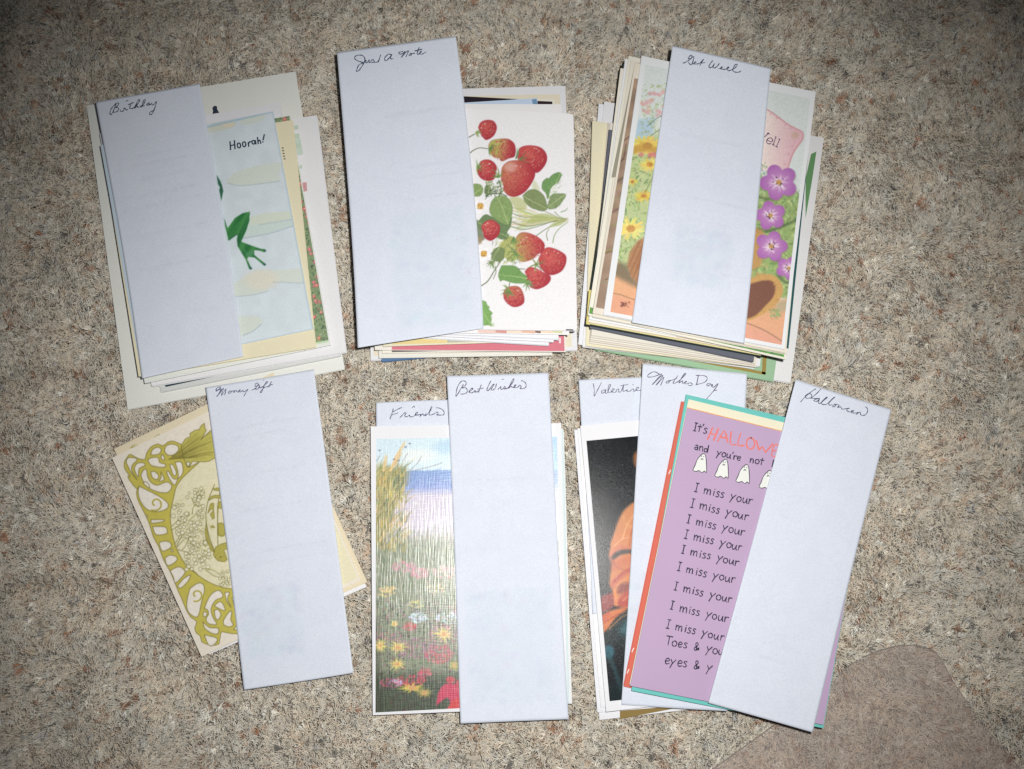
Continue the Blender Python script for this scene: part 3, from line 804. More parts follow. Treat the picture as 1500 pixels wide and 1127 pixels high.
# =================================================================== JUST A NOTE
def just_a_note():
    S = Stack()
    c = S.card('greeting_card', 'large white card with a cream border at the foot of the Just A Note stack', [(535, 134), (828, 126), (846, 513), (543, 528)], .0018, (224, 224, 228))
    c.flat([(540, 144), (820, 138), (838, 508), (547, 522)], (226, 216, 190))
    c = S.card('greeting_card', 'blue-edged card poking out low in the Just A Note stack', [(548, 176), (812, 170), (818, 504), (559, 530)], .0016, (84, 122, 168))
    c = S.card('greeting_card', 'off-white card in the lower Just A Note stack', [(546, 172), (806, 165), (809, 521), (555, 525)], .0016, (222, 220, 210), group='plain cards in the Just A Note stack')
    c = S.card('greeting_card', 'card with a nearly black picture behind the strawberry card', [(545, 141), (812, 146), (812, 514), (560, 518)], .0018, (226, 222, 208))
    c.flat([(560, 140), (684, 141.5), (760, 145.5), (684, 152), (560, 154)], (34, 24, 34)); c.flat([(786, 148), (809, 149), (810, 162), (788, 162)], (44, 26, 34)); c.flat([(570, 178), (770, 172), (760, 512.5), (574, 516)], (90, 80, 84), lift=.00004)
    c = S.card('greeting_card', 'card with a pink front and white border in the Just A Note stack', [(540, 172), (819, 166), (829, 516), (549, 513)], .0018, (228, 222, 212))
    c.flat([(566, 182), (816, 172), (827, 514.5), (574, 512.5)], (216, 112, 128))
    c.flat([(819, 495), (821.5, 495), (821.5, 503), (819, 503)], (232, 214, 214), lift=.0001, name='printed_mark')
    c = S.card('greeting_card', 'pale blue card tilted beneath the strawberry card', [(560, 158), (787, 144), (800, 480), (574, 498)], .0012, (186, 206, 230))
    c.flat([(779, 146), (786, 145), (788, 160), (782, 160)], (104, 148, 184))
    c = S.card('greeting_card', 'card with an olive and yellow picture in the Just A Note stack', [(556, 170), (792, 166), (795, 500), (561, 508)], .0014, (222, 214, 186))
    c.flat([(570, 400), (712, 400), (716, 500.5), (575, 505)], (222, 200, 130)); c.flat([(652, 400), (790, 400), (792, 498.5), (655, 502)], (176, 176, 160), lift=.0001)
    for k, lab in enumerate(('plain white card, lowest of three under the peach-print card', 'plain white card, middle of three under the peach-print card', 'plain white card touching the peach-print card from below')):
        c = S.card('greeting_card', lab, [(556 + k, 166 - k), (798 + 6 * k, 160 - k), (804 + 7 * k, 506 - 4.4 * k), (566 + 4 * k, 492 - 3 * k)], .0016, (226, 227, 232), group='white cards under the strawberry card')
    c = S.card('greeting_card', 'white card with a sliver of peach print under the strawberry card', [(548, 152), (822, 153), (834, 491), (565, 486)], .0014, (228, 226, 226))
    x = 700
    for w, col in ((26, (226, 190, 176)), (16, (206, 140, 130)), (22, (232, 204, 184)), (20, (220, 170, 140)), (8, (120, 90, 80)), (18, (226, 200, 170)), (14, (196, 200, 140)),):
        c.flat([(x, 478), (x + w, 479), (x + w, 488.5), (x, 487.5)], col); x += w
    c = S.card('greeting_card', 'white rounded card painted with red strawberries and green leaves', [(545, 153), (840, 167), (845.5, 485), (562, 481)], .0018, (232, 230, 232), r=6)
    cv = Canvas(670, 140, 850, 500, (232, 230, 232), 2.4)
    a6, k6 = (670, 120), .142; a7, k7 = (680, 230), .1153; a8, k8 = (680, 340), .1331
    G1, G2, G3 = (128, 152, 86), (104, 132, 78), (150, 168, 104)
    # trailing grasses
    for k in range(46):
        y0 = rnd(640, 940); x0 = rnd(560, 760)
        cv.line(Z(a7, k7, [(x0, y0), (rnd(760, 900), (y0 + 760) / 2 + rnd(-30, 70)), (rnd(1000, 1160), rnd(770, 830)), (rnd(1220, 1330), rnd(770, 830))]), rnd(1, 2.6), jit((186, 194, 130), 28), .55, .5)
    for pts in ([(620, 720), (760, 770), (950, 760), (1320, 790)], [(610, 830), (800, 880), (1000, 850), (1300, 790)], [(580, 880), (750, 920), (950, 880), (1180, 800)], [(760, 560), (860, 650), (1020, 690), (1240, 790)], [(920, 1000), (1050, 910), (1200, 840), (1300, 800)], [(1060, 1060), (1045, 980), (1080, 910)], [(1125, 1090), (1150, 990), (1220, 900), (1320, 830)], [(1230, 700), (1290, 680), (1310, 650)], [(1150, 700), (1200, 750), (1260, 780)]):
        cv.line(Z(a7, k7, pts), 1.3, jit((110, 130, 78), 14), .85, .7)
    for pts in ([(780, 840), (900, 740), (1050, 720), (1200, 780), (1050, 800), (880, 850)], [(1060, 900), (1150, 830), (1290, 800), (1220, 870)]):
        cv.fill(Z(a7, k7, pts), (166, 178, 100), .7, 1, 3)
    cv.fill(Z(a7, k7, [(560, 520), (700, 510), (800, 600), (760, 680), (640, 640)]), (176, 182, 108), .7, 2, 3)
    cv.fill(Z(a7, k7, [(880, 290), (930, 340), (960, 430), (900, 420), (860, 380)]), (198, 204, 160), .7, 1, 3)
    cv.fill(Z(a8, k8, [(290, 280), (370, 170), (470, 50), (560, 70), (575, 200), (600, 290), (500, 330), (440, 280), (400, 330), (330, 310)]), (170, 176, 92), .95, 1, 3)
    foliage(cv, 720, 345, 757, 385, 90, [(120, 140, 70), (196, 196, 110), (84, 108, 60)], 2, 7, 1.4, .7, 1.9)
    cv.fill(Z(a7, k7, [(120, 780), (200, 820), (260, 1050), (130, 1120)]), (96, 112, 76), .8, 1)
    cv.fill(Z(a8, k8, [(110, 40), (200, 60), (190, 130), (110, 150)]), (160, 136, 100), .8, 1)
    leafpaint(cv, Z(a7, k7, [(170, 830), (260, 735), (350, 760), (500, 850), (600, 760), (590, 880), (545, 960), (570, 1020), (480, 1050), (400, 1010), (300, 980), (190, 900)]), (104, 130, 82), n=110)
    leafpaint(cv, Z(a7, k7, [(320, 660), (350, 560), (420, 500), (520, 500), (590, 570), (615, 660), (600, 760), (560, 860), (470, 840), (380, 780), (330, 720)]), (130, 158, 92), n=120)
    leafpaint(cv, Z(a7, k7, [(740, 490), (830, 420), (920, 420), (1010, 490), (1050, 600), (1055, 660), (980, 690), (850, 640), (770, 560)]), (124, 142, 88), n=90)
    leafpaint(cv, Z(a7, k7, [(985, 370), (1000, 310), (1060, 265), (1070, 280), (1130, 220), (1225, 200), (1215, 290), (1150, 350), (1100, 400), (1060, 540), (1040, 470), (990, 410)]), (108, 152, 84), n=60)
    leafpaint(cv, Z(a7, k7, [(1065, 600), (1100, 500), (1150, 470), (1290, 475), (1250, 560), (1180, 640), (1110, 665), (1060, 650)]), (128, 150, 96), n=50)
    leafpaint(cv, Z(a7, k7, [(90, 500), (100, 360), (180, 345), (230, 380), (235, 450), (190, 500)]), (130, 158, 90), n=40)
    leafpaint(cv, Z(a7, k7, [(255, 460), (270, 370), (330, 370), (340, 450), (300, 490)]), (104, 126, 80), n=24)
    foliage(cv, 712, 262, 738, 290, 70, [(96, 122, 70), (150, 168, 100), (70, 92, 60)], 2, 7, 1.6, .85)
    leafpaint(cv, Z(a8, k8, [(300, 280), (320, 200), (390, 165), (440, 200), (430, 290), (380, 325), (310, 310)]), (116, 136, 84), n=30)
    leafpaint(cv, Z(a8, k8, [(410, 370), (560, 375), (640, 450), (730, 520), (700, 560), (560, 565), (430, 530), (400, 545), (375, 470)]), (110, 156, 80), n=80)
    leafpaint(cv, Z(a8, k8, [(120, 740), (190, 750), (240, 770), (250, 800), (280, 830), (270, 850), (312, 895), (290, 920), (302, 960), (292, 1000), (322, 1058), (270, 1025), (140, 1010)]), (118, 168, 84), n=50)
    for pts, w in ((Z(a6, k6, [(120, 572), (180, 538)]), 1.4), (Z(a6, k6, [(130, 735), (170, 705), (230, 682), (315, 692)]), 1.3), (Z(a8, k8, [(170, 605), (260, 540), (330, 430), (400, 320)]), 1.5), (Z(a8, k8, [(590, 405), (670, 410)]), 1.2), (Z(a8, k8, [(500, 560), (490, 620)]), 1.2), (Z(a7, k7, [(440, 300), (470, 420), (440, 500)]), 1.8), (Z(a7, k7, [(270, 495), (350, 470), (470, 470), (540, 500)]), 1.6), (Z(a8, k8, [(340, 380), (350, 440), (320, 520)]), 1)):
        cv.line(pts, w, (84, 104, 64), .95, w * .8)
    berry(cv, Z(a6, k6, [(215, 470), (240, 420), (300, 395), (370, 405), (405, 460), (395, 520), (360, 570), (300, 600), (270, 580), (240, 540)]))
    sepals(cv, *Z(a6, k6, [(195, 520)])[0], 9, .3, 2.2, 5, (150, 176, 92))
    berry(cv, Z(a6, k6, [(320, 660), (350, 610), (430, 590), (520, 590), (580, 630), (600, 690), (590, 770), (530, 790), (460, 820), (430, 790), (380, 780), (330, 730)]), 1.35, (-1, -.2))
    sepals(cv, *Z(a6, k6, [(330, 690)])[0], 10, .2, 2.4, 6, (112, 142, 74))
    berry(cv, Z(a6, k6, [(620, 760), (640, 690), (700, 660), (790, 660), (860, 680), (910, 730), (925, 800), (890, 880), (820, 940), (760, 900), (680, 850), (630, 810)]))
    sepals(cv, *Z(a6, k6, [(605, 790)])[0], 22, -1.4, .3, 2, (110, 140, 76)); sepals(cv, *Z(a6, k6, [(640, 800)])[0], 14, .1, 1.6, 4, (120, 134, 72))
    berry(cv, Z(a7, k7, [(470, 190), (490, 120), (560, 60), (660, 45), (760, 60), (860, 130), (900, 210), (880, 290), (820, 390), (750, 460), (650, 505), (560, 490), (500, 420), (500, 370), (470, 270)]), .35, (-1, -.3))
    cv.ell(*Z(a7, k7, [(590, 130)])[0], 9, 7, (228, 190, 186), .5, 6)
    berry(cv, Z(a7, k7, [(175, 160), (200, 70), (270, 35), (350, 50), (410, 120), (400, 210), (370, 290), (270, 300), (200, 260), (170, 200)]))
    sepals(cv, *Z(a7, k7, [(165, 130)])[0], 10, -.2, 3.2, 6, (132, 160, 84)); sepals(cv, *Z(a7, k7, [(440, 260)])[0], 14, -2.2, 2.2, 5, (118, 152, 78))
    berry(cv, Z(a7, k7, [(215, 880), (260, 830), (340, 800), (420, 840), (455, 900), (430, 1000), (340, 1065), (260, 1030), (240, 960)]))
    berry(cv, Z(a8, k8, [(570, 60), (620, 10), (700, 10), (800, 50), (870, 110), (885, 160), (860, 220), (800, 250), (750, 300), (640, 330), (600, 290), (570, 180)]), .75, (-1, .3))
    berry(cv, Z(a8, k8, [(820, 290), (860, 210), (920, 170), (1010, 190), (1100, 240), (1125, 290), (1110, 370), (1060, 440), (960, 475), (880, 440), (830, 370)]))
    berry(cv, Z(a8, k8, [(665, 440), (710, 390), (790, 400), (860, 440), (940, 480), (950, 530), (900, 590), (800, 630), (720, 600), (740, 560), (700, 500)]))
    berry(cv, Z(a8, k8, [(430, 680), (460, 620), (540, 595), (610, 610), (650, 680), (660, 770), (610, 815), (540, 825), (480, 790), (440, 740)]), .3, (0, -1))
    for x, y, l, a, sp in ((570, 230, 17, 2.2, 3.4), (790, 360, 16, .2, 5), (700, 560, 12, 1, 2.6), (490, 640, 14, 2.9, 2.6), (500, 650, 10, 1.4, 1.6), (310, 330, 10, 2.2, 2.2), (545, 60, 12, 1.4, 1)):
        sepals(cv, *Z(a8, k8, [(x, y)])[0], l, a, sp, 6, (116, 150, 78))
    for (x, y), R in ((Z(a7, k7, [(205, 625)])[0], 10.5), (Z(a8, k8, [(215, 240)])[0], 11)):
        for k in range(5):
            a = 1.2566 * k + .5; cv.ell(x + .5 * R * math.cos(a), y + .5 * R * math.sin(a), .55 * R, .48 * R, (238, 236, 238), 1, .6, a)
            cv.line([(x + .3 * R * math.cos(a), y + .3 * R * math.sin(a)), (x + .9 * R * math.cos(a + .3), y + .9 * R * math.sin(a + .3))], .6, (196, 190, 200), .6)
        cv.ell(x, y, 4.6, 4.6, (214, 160, 62), 1, 1)
        for k in range(24): cv.ell(x + rnd(-4.5, 4.5), y + rnd(-4.5, 4.5), .7, .7, jit((236, 200, 110) if k % 2 else (150, 100, 50), 15), .8, .4)
    cv.soften(1)
    c.panel(cv, np.linspace(.44, .985, 170), np.linspace(.02, .985, 330))
    link('printed_mark', [wp(x, y, c.zt + .0001) for x, y in ((829, 482.4), (829, 484.2), (840, 484.6), (840, 482.8))], [(0, 1, 2, 3)], ink_mat((30, 30, 34)), c.root)
    o, s = (510, 60), .08
    J = [[(280, 400), (180, 370), (120, 325), (130, 285), (200, 262), (270, 275), (305, 325), (290, 400), (250, 470), (200, 540), (155, 560), (165, 510), (200, 440), (280, 402)], [(288, 402), (325, 350), (320, 400), (350, 395), (388, 348), (380, 395), (405, 393), (450, 345), (482, 382), (430, 402)], [(480, 396), (548, 378), (596, 258)], [(592, 268), (556, 386)],
         [(792, 256), (735, 245), (672, 310), (672, 355), (710, 355), (770, 290), (800, 250), (775, 325), (822, 330)], [(1000, 198), (935, 210), (935, 242), (990, 235), (1046, 192), (970, 305), (1040, 230), (1105, 185), (1060, 290)],
         [(1135, 240), (1116, 268), (1150, 265), (1162, 232), (1135, 238), (1220, 228)], [(1300, 122), (1262, 238), (1292, 245), (1342, 202), (1320, 195), (1310, 235), (1352, 245), (1420, 208)], [(1220, 186), (1352, 154)]]
    strip('wide white paper strip handwritten Just A Note covering half the strawberry card', [(494, 77), (668, 53), (708, 481), (524, 510)], S.z,
          [Z(o, s, l) for l in J], 1.3, (40, 56, 80), curl=lambda U, V: .006 * np.clip(1 - V * 1.9, 0, 1) ** 2 * (.35 + .65 * U ** 2) + .0006 * V ** 3, bulge=(2, 5),
          ghost=[('block', .34, .93, .58, .96), ('text', .35, .95, .24), ('text', .35, .9, .235), ('text', .5, .9, .42), ('text', .3, .95, .46), ('text', .45, .95, .53)])
just_a_note()

# =================================================================== GET WELL
def get_well():
    S = Stack()
    c = S.card('greeting_card', 'white card sticking out right with a green leaf print, lowest of the Get Well stack', [(905, 150), (1207, 202), (1158, 561), (856, 508)], .0018, (226, 226, 226))
    c.flat([(1188, 226), (1196, 222), (1190, 262), (1180, 320), (1180, 262)], (96, 148, 92)); ribbons('fold_line', [[(1144, 500), (1139, 557)]], .6, lambda x, y: c.zt, ink_mat((180, 180, 178)), c.root, 1, 0)
    c = S.card('greeting_card', 'sage green card with a gold line at the foot of the Get Well stack', [(895, 168), (1180, 218), (1133, 559), (872, 512)], .0014, (150, 190, 150))
    for qd in ([(880, 500), (1122, 545.5), (1121, 549.5), (880, 504)], [(1118, 500), (1124.5, 500), (1121.5, 549), (1116, 548)]): c.flat(qd, (156, 132, 58), name='gold_line')
    c = S.card('greeting_card', 'white card with bluish tint at the lower left of the Get Well stack', [(877, 152), (1140, 196), (1105, 541), (847, 505)], .0018, (224, 226, 232))
    c = S.card('greeting_card', 'narrow white card beside the cream card in the Get Well stack', [(885, 149), (1150, 192), (1113, 537), (853, 508)], .0016, (226, 226, 230))
    c = S.card('greeting_card', 'cream card with an orange flag print at the left of the Get Well stack', [(868, 177), (1130, 215), (1104, 538), (858, 507)], .0016, (226, 218, 184))
    c.flat([(891, 202), (896, 202), (894, 221), (889, 221)], (214, 84, 62)); c.flat([(889, 221), (894, 221), (891, 246), (888, 246)], (34, 30, 30))
    ivl = ('ivory card lying directly on the orange-flag cream card', 'second ivory card above the orange-flag cream card', 'third ivory card above the orange-flag cream card', 'fourth ivory card above the orange-flag cream card', 'ivory card directly under the dark slate-blue card')
    for k in range(5):
        c = S.card('greeting_card', ivl[k], [(890 + k, 180), (1140, 222), (1107 - k * .6, 538 - k * 2.7), (863 + k * .8, 503 - k * 2.9)], .0013, [(224, 216, 200), (218, 208, 192), (226, 220, 208), (220, 212, 198), (224, 218, 204)][k], group='ivory cards fanned low in the Get Well stack')
    c = S.card('greeting_card', 'dark slate-blue card showing as a band in the Get Well stack', [(892, 190), (1140, 226), (1104, 530), (864, 480.5)], .0016, (96, 100, 112))
    c = S.card('greeting_card', 'yellow-edged card, body coloured dark green as the shadow line at the left of the Get Well stack', [(911, 93), (1150, 146), (1116, 523), (857.5, 476)], .0014, (30, 48, 42))  # near-black body colour stands in for the shadow line down the left edges
    c.flat([(862.5, 425), (868, 425), (864, 476.2), (858.5, 475)], (216, 200, 110)); c.flat([(864, 466), (1114, 512), (1114.5, 521), (864, 475)], (214, 200, 140))
    c = S.card('greeting_card', 'white card with a tan print edge in the Get Well stack', [(909, 100), (1160, 146), (1120, 519), (862, 472)], .0014, (228, 222, 206))
    c.flat([(990, 487), (1108, 509), (1107, 516), (990, 494)], (206, 180, 150))
    c = S.card('greeting_card', 'white card above the tan-edged card in the Get Well stack', [(916, 86), (1178, 136), (1136, 520), (863, 468)], .0014, (226, 227, 230))
    c = S.card('greeting_card', 'card with a bright green plaid edge in the Get Well stack', [(921, 82), (1192, 146), (1151, 527), (861, 462)], .0015, (226, 222, 206))
    cv = Canvas(855, 440, 1160, 535, (84, 140, 70), 2)
    for k in range(46):
        x = rnd(855, 1160); w = rnd(2, 9); cv.fill([(x, 440), (x + w, 440), (x + w, 535), (x, 535)], jit((92, 156, 66) if k % 2 else (60, 118, 60), 16), .8)
    for k in range(20): x = rnd(855, 1160); cv.line([(x, 440), (x, 535)], .8, (150, 190, 110), .7, sm=1)
    c.panel(cv, np.linspace(.005, .99, 130), np.linspace(.968, .992, 8), name='printed_border')
    c = S.card('greeting_card', 'card with a dark teal edge to the right in the Get Well stack', [(924, 88), (1188, 150), (1153, 519), (868, 464)], .0013, (222, 216, 200))
    c.flat([(1182, 200), (1186.5, 201), (1155, 511), (1152, 510.5)], (26, 84, 86)); c.flat([(930, 92), (938, 93), (905, 260), (896, 260)], (150, 146, 126))
    c = S.card('greeting_card', 'brown picture card left of the teddy garden card', [(930, 92), (1180, 150), (1150, 517), (868, 459)], .0015, (224, 214, 196))
    cv = Canvas(860, 85, 960, 480, (158, 130, 108), 2)
    cv.speckle(.12, 10)
    for k in range(26):
        y = rnd(110, 440); cv.line([(rnd(870, 900), y), (rnd(900, 920), y - rnd(5, 20)), (rnd(915, 940), y - rnd(15, 40))], rnd(.8, 3), jit((150, 146, 92) if k % 3 else (96, 74, 64), 14), .7)
    c.panel(cv, np.linspace(.012, .2, 40), np.linspace(.06, .975, 200))
    c.flat([(1086, 503), (1148, 516), (1147.5, 515), (1087, 500)], (200, 180, 152)) if False else None
    # teddy garden card
    q = [(940, 82), (1195, 135), (1149, 512), (884, 461)]
    c = S.card('greeting_card', 'garden card with teddy bear feet, daisies, purple flowers and a pink pillow', q, .0018, (226, 228, 230))
    cv = Canvas(880, 80, 1200, 520, (214, 222, 220), 2)
    a3, k3 = (850, 70), .1242; a4, k4 = (850, 200), .1331; a5, k5 = (840, 340), .1509
    b8, j8 = (1090, 90), .1419; b1, j1 = (1080, 230), .1242; b2, j2 = (1070, 350), .1509
    # left garden
    cv.fill([(925, 205), (990, 190), (980, 400), (885, 395)], (186, 200, 140), 1, 4)
    cv.fill([(934, 175), (960, 172), (955, 200), (928, 204)], (164, 196, 216), .8, 3)
    foliage(cv, 940, 120, 985, 205, 190, [(178, 196, 130), (140, 166, 96), (204, 212, 160)], 2, 6, 1.6, .7)
    for k in range(26):
        x, y = rnd(938, 972), rnd(135, 172); cv.ell(x, y, rnd(2, 4), rnd(1.8, 3.5), jit((222, 168, 168), 16), .75, 1.5)
    foliage(cv, 893, 205, 985, 392, 800, [(142, 176, 104), (186, 204, 128), (206, 214, 150), (104, 140, 82), (168, 190, 116)], 3, 9, 2.2, .75)
    foliage(cv, 890, 205, 985, 392, 80, [(70, 100, 62)], 2, 6, 1.4, .7)
    for pts in ([(948, 185), (965, 172), (985, 166)], [(952, 200), (970, 188), (985, 184)], [(943, 285), (955, 262), (962, 240)]): cv.line(pts, 1, (92, 104, 66), .8)
    for x, y in ((690, 110), (740, 115)): daisy(cv, *Z(a4, k4, [(x, y - 10)])[0], 20, 16, (234, 206, 90), (190, 134, 60), .7, .35)
    cv.fill(Z(a4, k4, [(580, 110), (700, 70), (860, 130), (850, 180), (740, 170), (640, 170), (590, 200)]), (200, 146, 62), .8, 2)
    cv.fill(Z(a4, k4, [(745, 180), (870, 170), (870, 240), (745, 235)]), (218, 122, 116), .9, 1.5); cv.ell(*Z(a4, k4, [(670, 200)])[0], 4, 3, (216, 130, 122), .9, 1)
    daisy(cv, *Z(a4, k4, [(765, 310)])[0], 15, 14); daisy(cv, *Z(a4, k4, [(575, 500)])[0], 8.5, 11, (236, 204, 90), (204, 144, 66))
    daisy(cv, *Z(a4, k4, [(700, 655)])[0], 14, 15, (232, 194, 80), (206, 146, 66), .62); daisy(cv, *Z(a4, k4, [(555, 1015)])[0], 20, 18, (240, 222, 116), (214, 158, 80), .82)
    # left foot and path
    cv.fill([(885, 398), (905, 384), (930, 410), (985, 420), (985, 480), (880, 480)], (232, 168, 122), 1, 2)
    cv.fill(Z(a5, k5, [(380, 330), (450, 285), (540, 330), (600, 470), (760, 500), (760, 560), (620, 545), (470, 465), (375, 410)]), (118, 108, 84), .85, 4)
    foot = Z(a5, k5, [(860, 20), (715, 40), (620, 90), (545, 200), (520, 330), (560, 440), (640, 500), (860, 520)])
    cv.fill(foot, lambda X, Y: np.array([176, 122, 82.])[None, None] + 10 * np.sin(X * .9 + Y * .4)[..., None], 1, 1.5)
    for k in range(260):
        x, y = rnd(918, 985), rnd(352, 418); a = math.atan2(y - 380, x - 965); cv.line([(x, y), (x + 4 * math.cos(a), y + 4 * math.sin(a))], .8, jit((190, 136, 84) if k % 2 else (140, 92, 62), 16), .35 if x > 926 else .15, .3)
    cv.fill(Z(a5, k5, [(860, 180), (700, 120), (640, 220), (610, 330), (640, 430), (860, 470)]), (150, 96, 70), .6, 4)
    cv.line(Z(a5, k5, [(350, 590), (440, 605), (540, 640), (640, 675)]), 1.6, (150, 116, 86), .8); cv.fill(Z(a5, k5, [(345, 600), (620, 680), (600, 830), (315, 790)]), (228, 150, 128), .45, 3)
    for k in range(22):
        x, y = Z(a5, k5, [(500 + rnd(-45, 45), 700 + rnd(-25, 30))])[0]; cv.line([(x, y), (x + rnd(-3, 3), y + rnd(-2, 2))], 1, jit((110, 60, 50), 15), .9)
    # right garden
    P_ = Z(b8, j8, [(60, 430), (240, 500), (330, 560), (450, 650), (560, 708), (605, 740), (605, 800), (565, 860), (520, 925), (485, 1000), (445, 1130), (60, 1130)])
    def pil(X, Y):
        t = np.clip((X - 1120) / 45 + (Y - 200) * .002, 0, 1)[..., None]
        return np.array([236, 218, 210.]) * (1 - t) + np.array([226, 178, 186.]) * t
    cv.fill(P_, pil, 1, .6)
    cv.line(Z(b8, j8, [(240, 500), (330, 560), (450, 650), (560, 708), (605, 740), (605, 800), (565, 860), (520, 925), (485, 1000), (445, 1130)]), 2.6, (226, 160, 166), .7); cv.line(Z(b8, j8, [(240, 500), (330, 560), (450, 650), (560, 708), (605, 740), (605, 800), (565, 860), (520, 925), (485, 1000), (445, 1130)]), .8, (190, 120, 120), .8)
    for x, y in ((270, 545), (340, 590), (425, 660), (480, 690), (535, 770), (495, 880), (460, 960), (420, 1060)): cv.ell(*Z(b8, j8, [(x, y)])[0], 1, 1, (206, 130, 150), .8, .5)
    cv.ell(*Z(b8, j8, [(525, 765)])[0], 6, 5, (196, 168, 130), .5, 3)
    cv.fill([(1080, 262), (1108, 245), (1130, 278), (1176, 285), (1172, 300), (1174, 330), (1168, 360), (1166, 395), (1160, 440), (1070, 420)], (150, 176, 104), 1, 1.5)
    foliage(cv, 1090, 282, 1172, 436, 700, [(142, 170, 94), (176, 194, 118), (104, 136, 76), (190, 206, 140), (124, 156, 84)], 3, 9, 2.4, .75)
    foliage(cv, 1100, 236, 1125, 280, 60, [(110, 150, 110), (150, 180, 130)], 2, 5, 1.6, .8)
    for pts in ([(1100, 285), (1125, 292), (1140, 288)], [(1110, 336), (1130, 338), (1168, 322)], [(1140, 404), (1148, 412), (1160, 416)], [(1112, 375), (1108, 392)]): cv.line(pts, 4, (72, 92, 62), .6, soft=3)
    cv.fill(Z(b1, j1, [(120, 830), (260, 850), (330, 930), (340, 1080), (300, 1200), (260, 1300), (120, 1300)]), (196, 146, 82), .95, 2, 3)
    for k in range(120):
        x, y = rnd(1095, 1122), rnd(335, 392); cv.line([(x, y), (x + rnd(1, 4), y + rnd(1, 4))], .8, jit((170, 118, 66) if k % 2 else (214, 168, 100), 14), .6, .3)
    geranium(cv, *Z(b1, j1, [(490, 300)])[0], 27, -1.95); geranium(cv, *Z(b1, j1, [(392, 692)])[0], 22, -.5); geranium(cv, *Z(b1, j1, [(400, 1055)])[0], 23, -1.3); geranium(cv, *Z(b2, j2, [(565, 285)])[0], 18, -1.1)
    cv.fill([(1070, 480), (1090, 462), (1140, 440), (1160, 436), (1160, 520), (1070, 520)], (230, 166, 124), 1, 3)
    cv.fill(Z(b2, j2, [(420, 640), (520, 590), (590, 610), (560, 700), (480, 720)]), (176, 166, 130), .8, 3)
    cv.fill(Z(b2, j2, [(100, 420), (195, 385), (300, 345), (420, 355), (490, 425), (512, 500), (475, 600), (400, 665), (330, 725), (180, 795), (60, 800)]), (206, 156, 86), 1, 1.2, 3)
    cv.fill(Z(b2, j2, [(100, 470), (190, 440), (300, 408), (400, 408), (437, 470), (412, 570), (330, 660), (250, 740), (165, 775), (60, 780)]), (130, 82, 64), 1, 1.2, 3)
    for k in range(150):
        a = rnd(-1.9, 1.3); x = 1111 + 27 * math.cos(a) + rnd(-3, 3); y = 432 + 30 * math.sin(a) + rnd(-3, 3)
        cv.line([(x, y), (x + 3 * math.cos(a + .4), y + 3 * math.sin(a + .4))], .8, jit((222, 178, 108) if k % 2 else (180, 126, 66), 14), .6, .3)
    foliage(cv, 1126, 452, 1142, 464, 40, [(116, 152, 84), (150, 176, 110)], 3, 7, 1.4, .8, .6)
    cv.fill(Z(b2, j2, [(100, 830), (300, 880), (560, 1000), (560, 1127), (100, 1020)]), (226, 152, 136), .5, 4)
    cv.line(Z(b2, j2, [(150, 815), (290, 870), (400, 930), (510, 1000)]), 1.4, (138, 106, 84), .85)
    cv.speckle(.025, 2); cv.soften(1)
    inset = [bil(q, np.array(u), np.array(v)) for u, v in ((.028, .03), (.975, .03), (.982, .985), (.035, .985))]
    us = np.concatenate([np.linspace(0, .34, 96), np.linspace(.38, .6, 6), np.linspace(.63, 1, 104)])
    c.panel(cv, us, np.linspace(0, 1, 350), quad=inset)
    o = b8; s = j8
    T = [[(212, 782), (255, 738)], [(238, 742), (262, 752)], [(238, 815), (285, 832), (292, 805), (268, 790), (240, 805), (232, 832), (250, 852), (278, 850)], [(328, 782), (300, 862)], [(292, 858), (312, 868)], [(320, 780), (332, 784)], [(368, 805), (334, 882)], [(325, 878), (345, 888)], [(358, 802), (370, 806)]]
    ribbons('lettering', [Z(o, s, l) for l in T], 1.3, lambda x, y: c.zt, ink_mat((74, 50, 84)), c.root, 3, .15)
    o, s = (990, 70), .0733
    G = [[(145, 310), (210, 285), (300, 220), (322, 165), (300, 150), (260, 190), (255, 220), (300, 215), (362, 185), (322, 330), (285, 335), (250, 290)], [(345, 330), (402, 290), (380, 288), (370, 325), (430, 325), (480, 310), (556, 233)], [(550, 240), (480, 356)], [(500, 312), (580, 300)],
         [(735, 263), (690, 320), (660, 385), (690, 400), (740, 370), (772, 318), (740, 390), (780, 405), (830, 370), (866, 318)], [(860, 420), (900, 415), (932, 398), (910, 385), (895, 420), (940, 435), (1000, 430), (1052, 405), (1060, 390), (1030, 395), (1025, 440), (1070, 460), (1160, 420), (1215, 370), (1222, 335), (1190, 340), (1150, 400), (1140, 460), (1190, 490), (1260, 490), (1300, 463)]]
    strip('white paper strip handwritten Get Well across the teddy garden card', [(985, 67), (1130, 100), (1090, 503), (925, 473)], S.z, [Z(o, s, l) for l in G], 1.3, (36, 52, 74),
          curl=lambda U, V: .004 * np.clip(1 - V * 2.5, 0, 1) ** 2 + .0005 * V ** 3, ghost=[('text', .2, .8, .3), ('text', .2, .9, .52), ('text', .3, .8, .6), ('block', .3, .8, .62, .82)])
get_well()

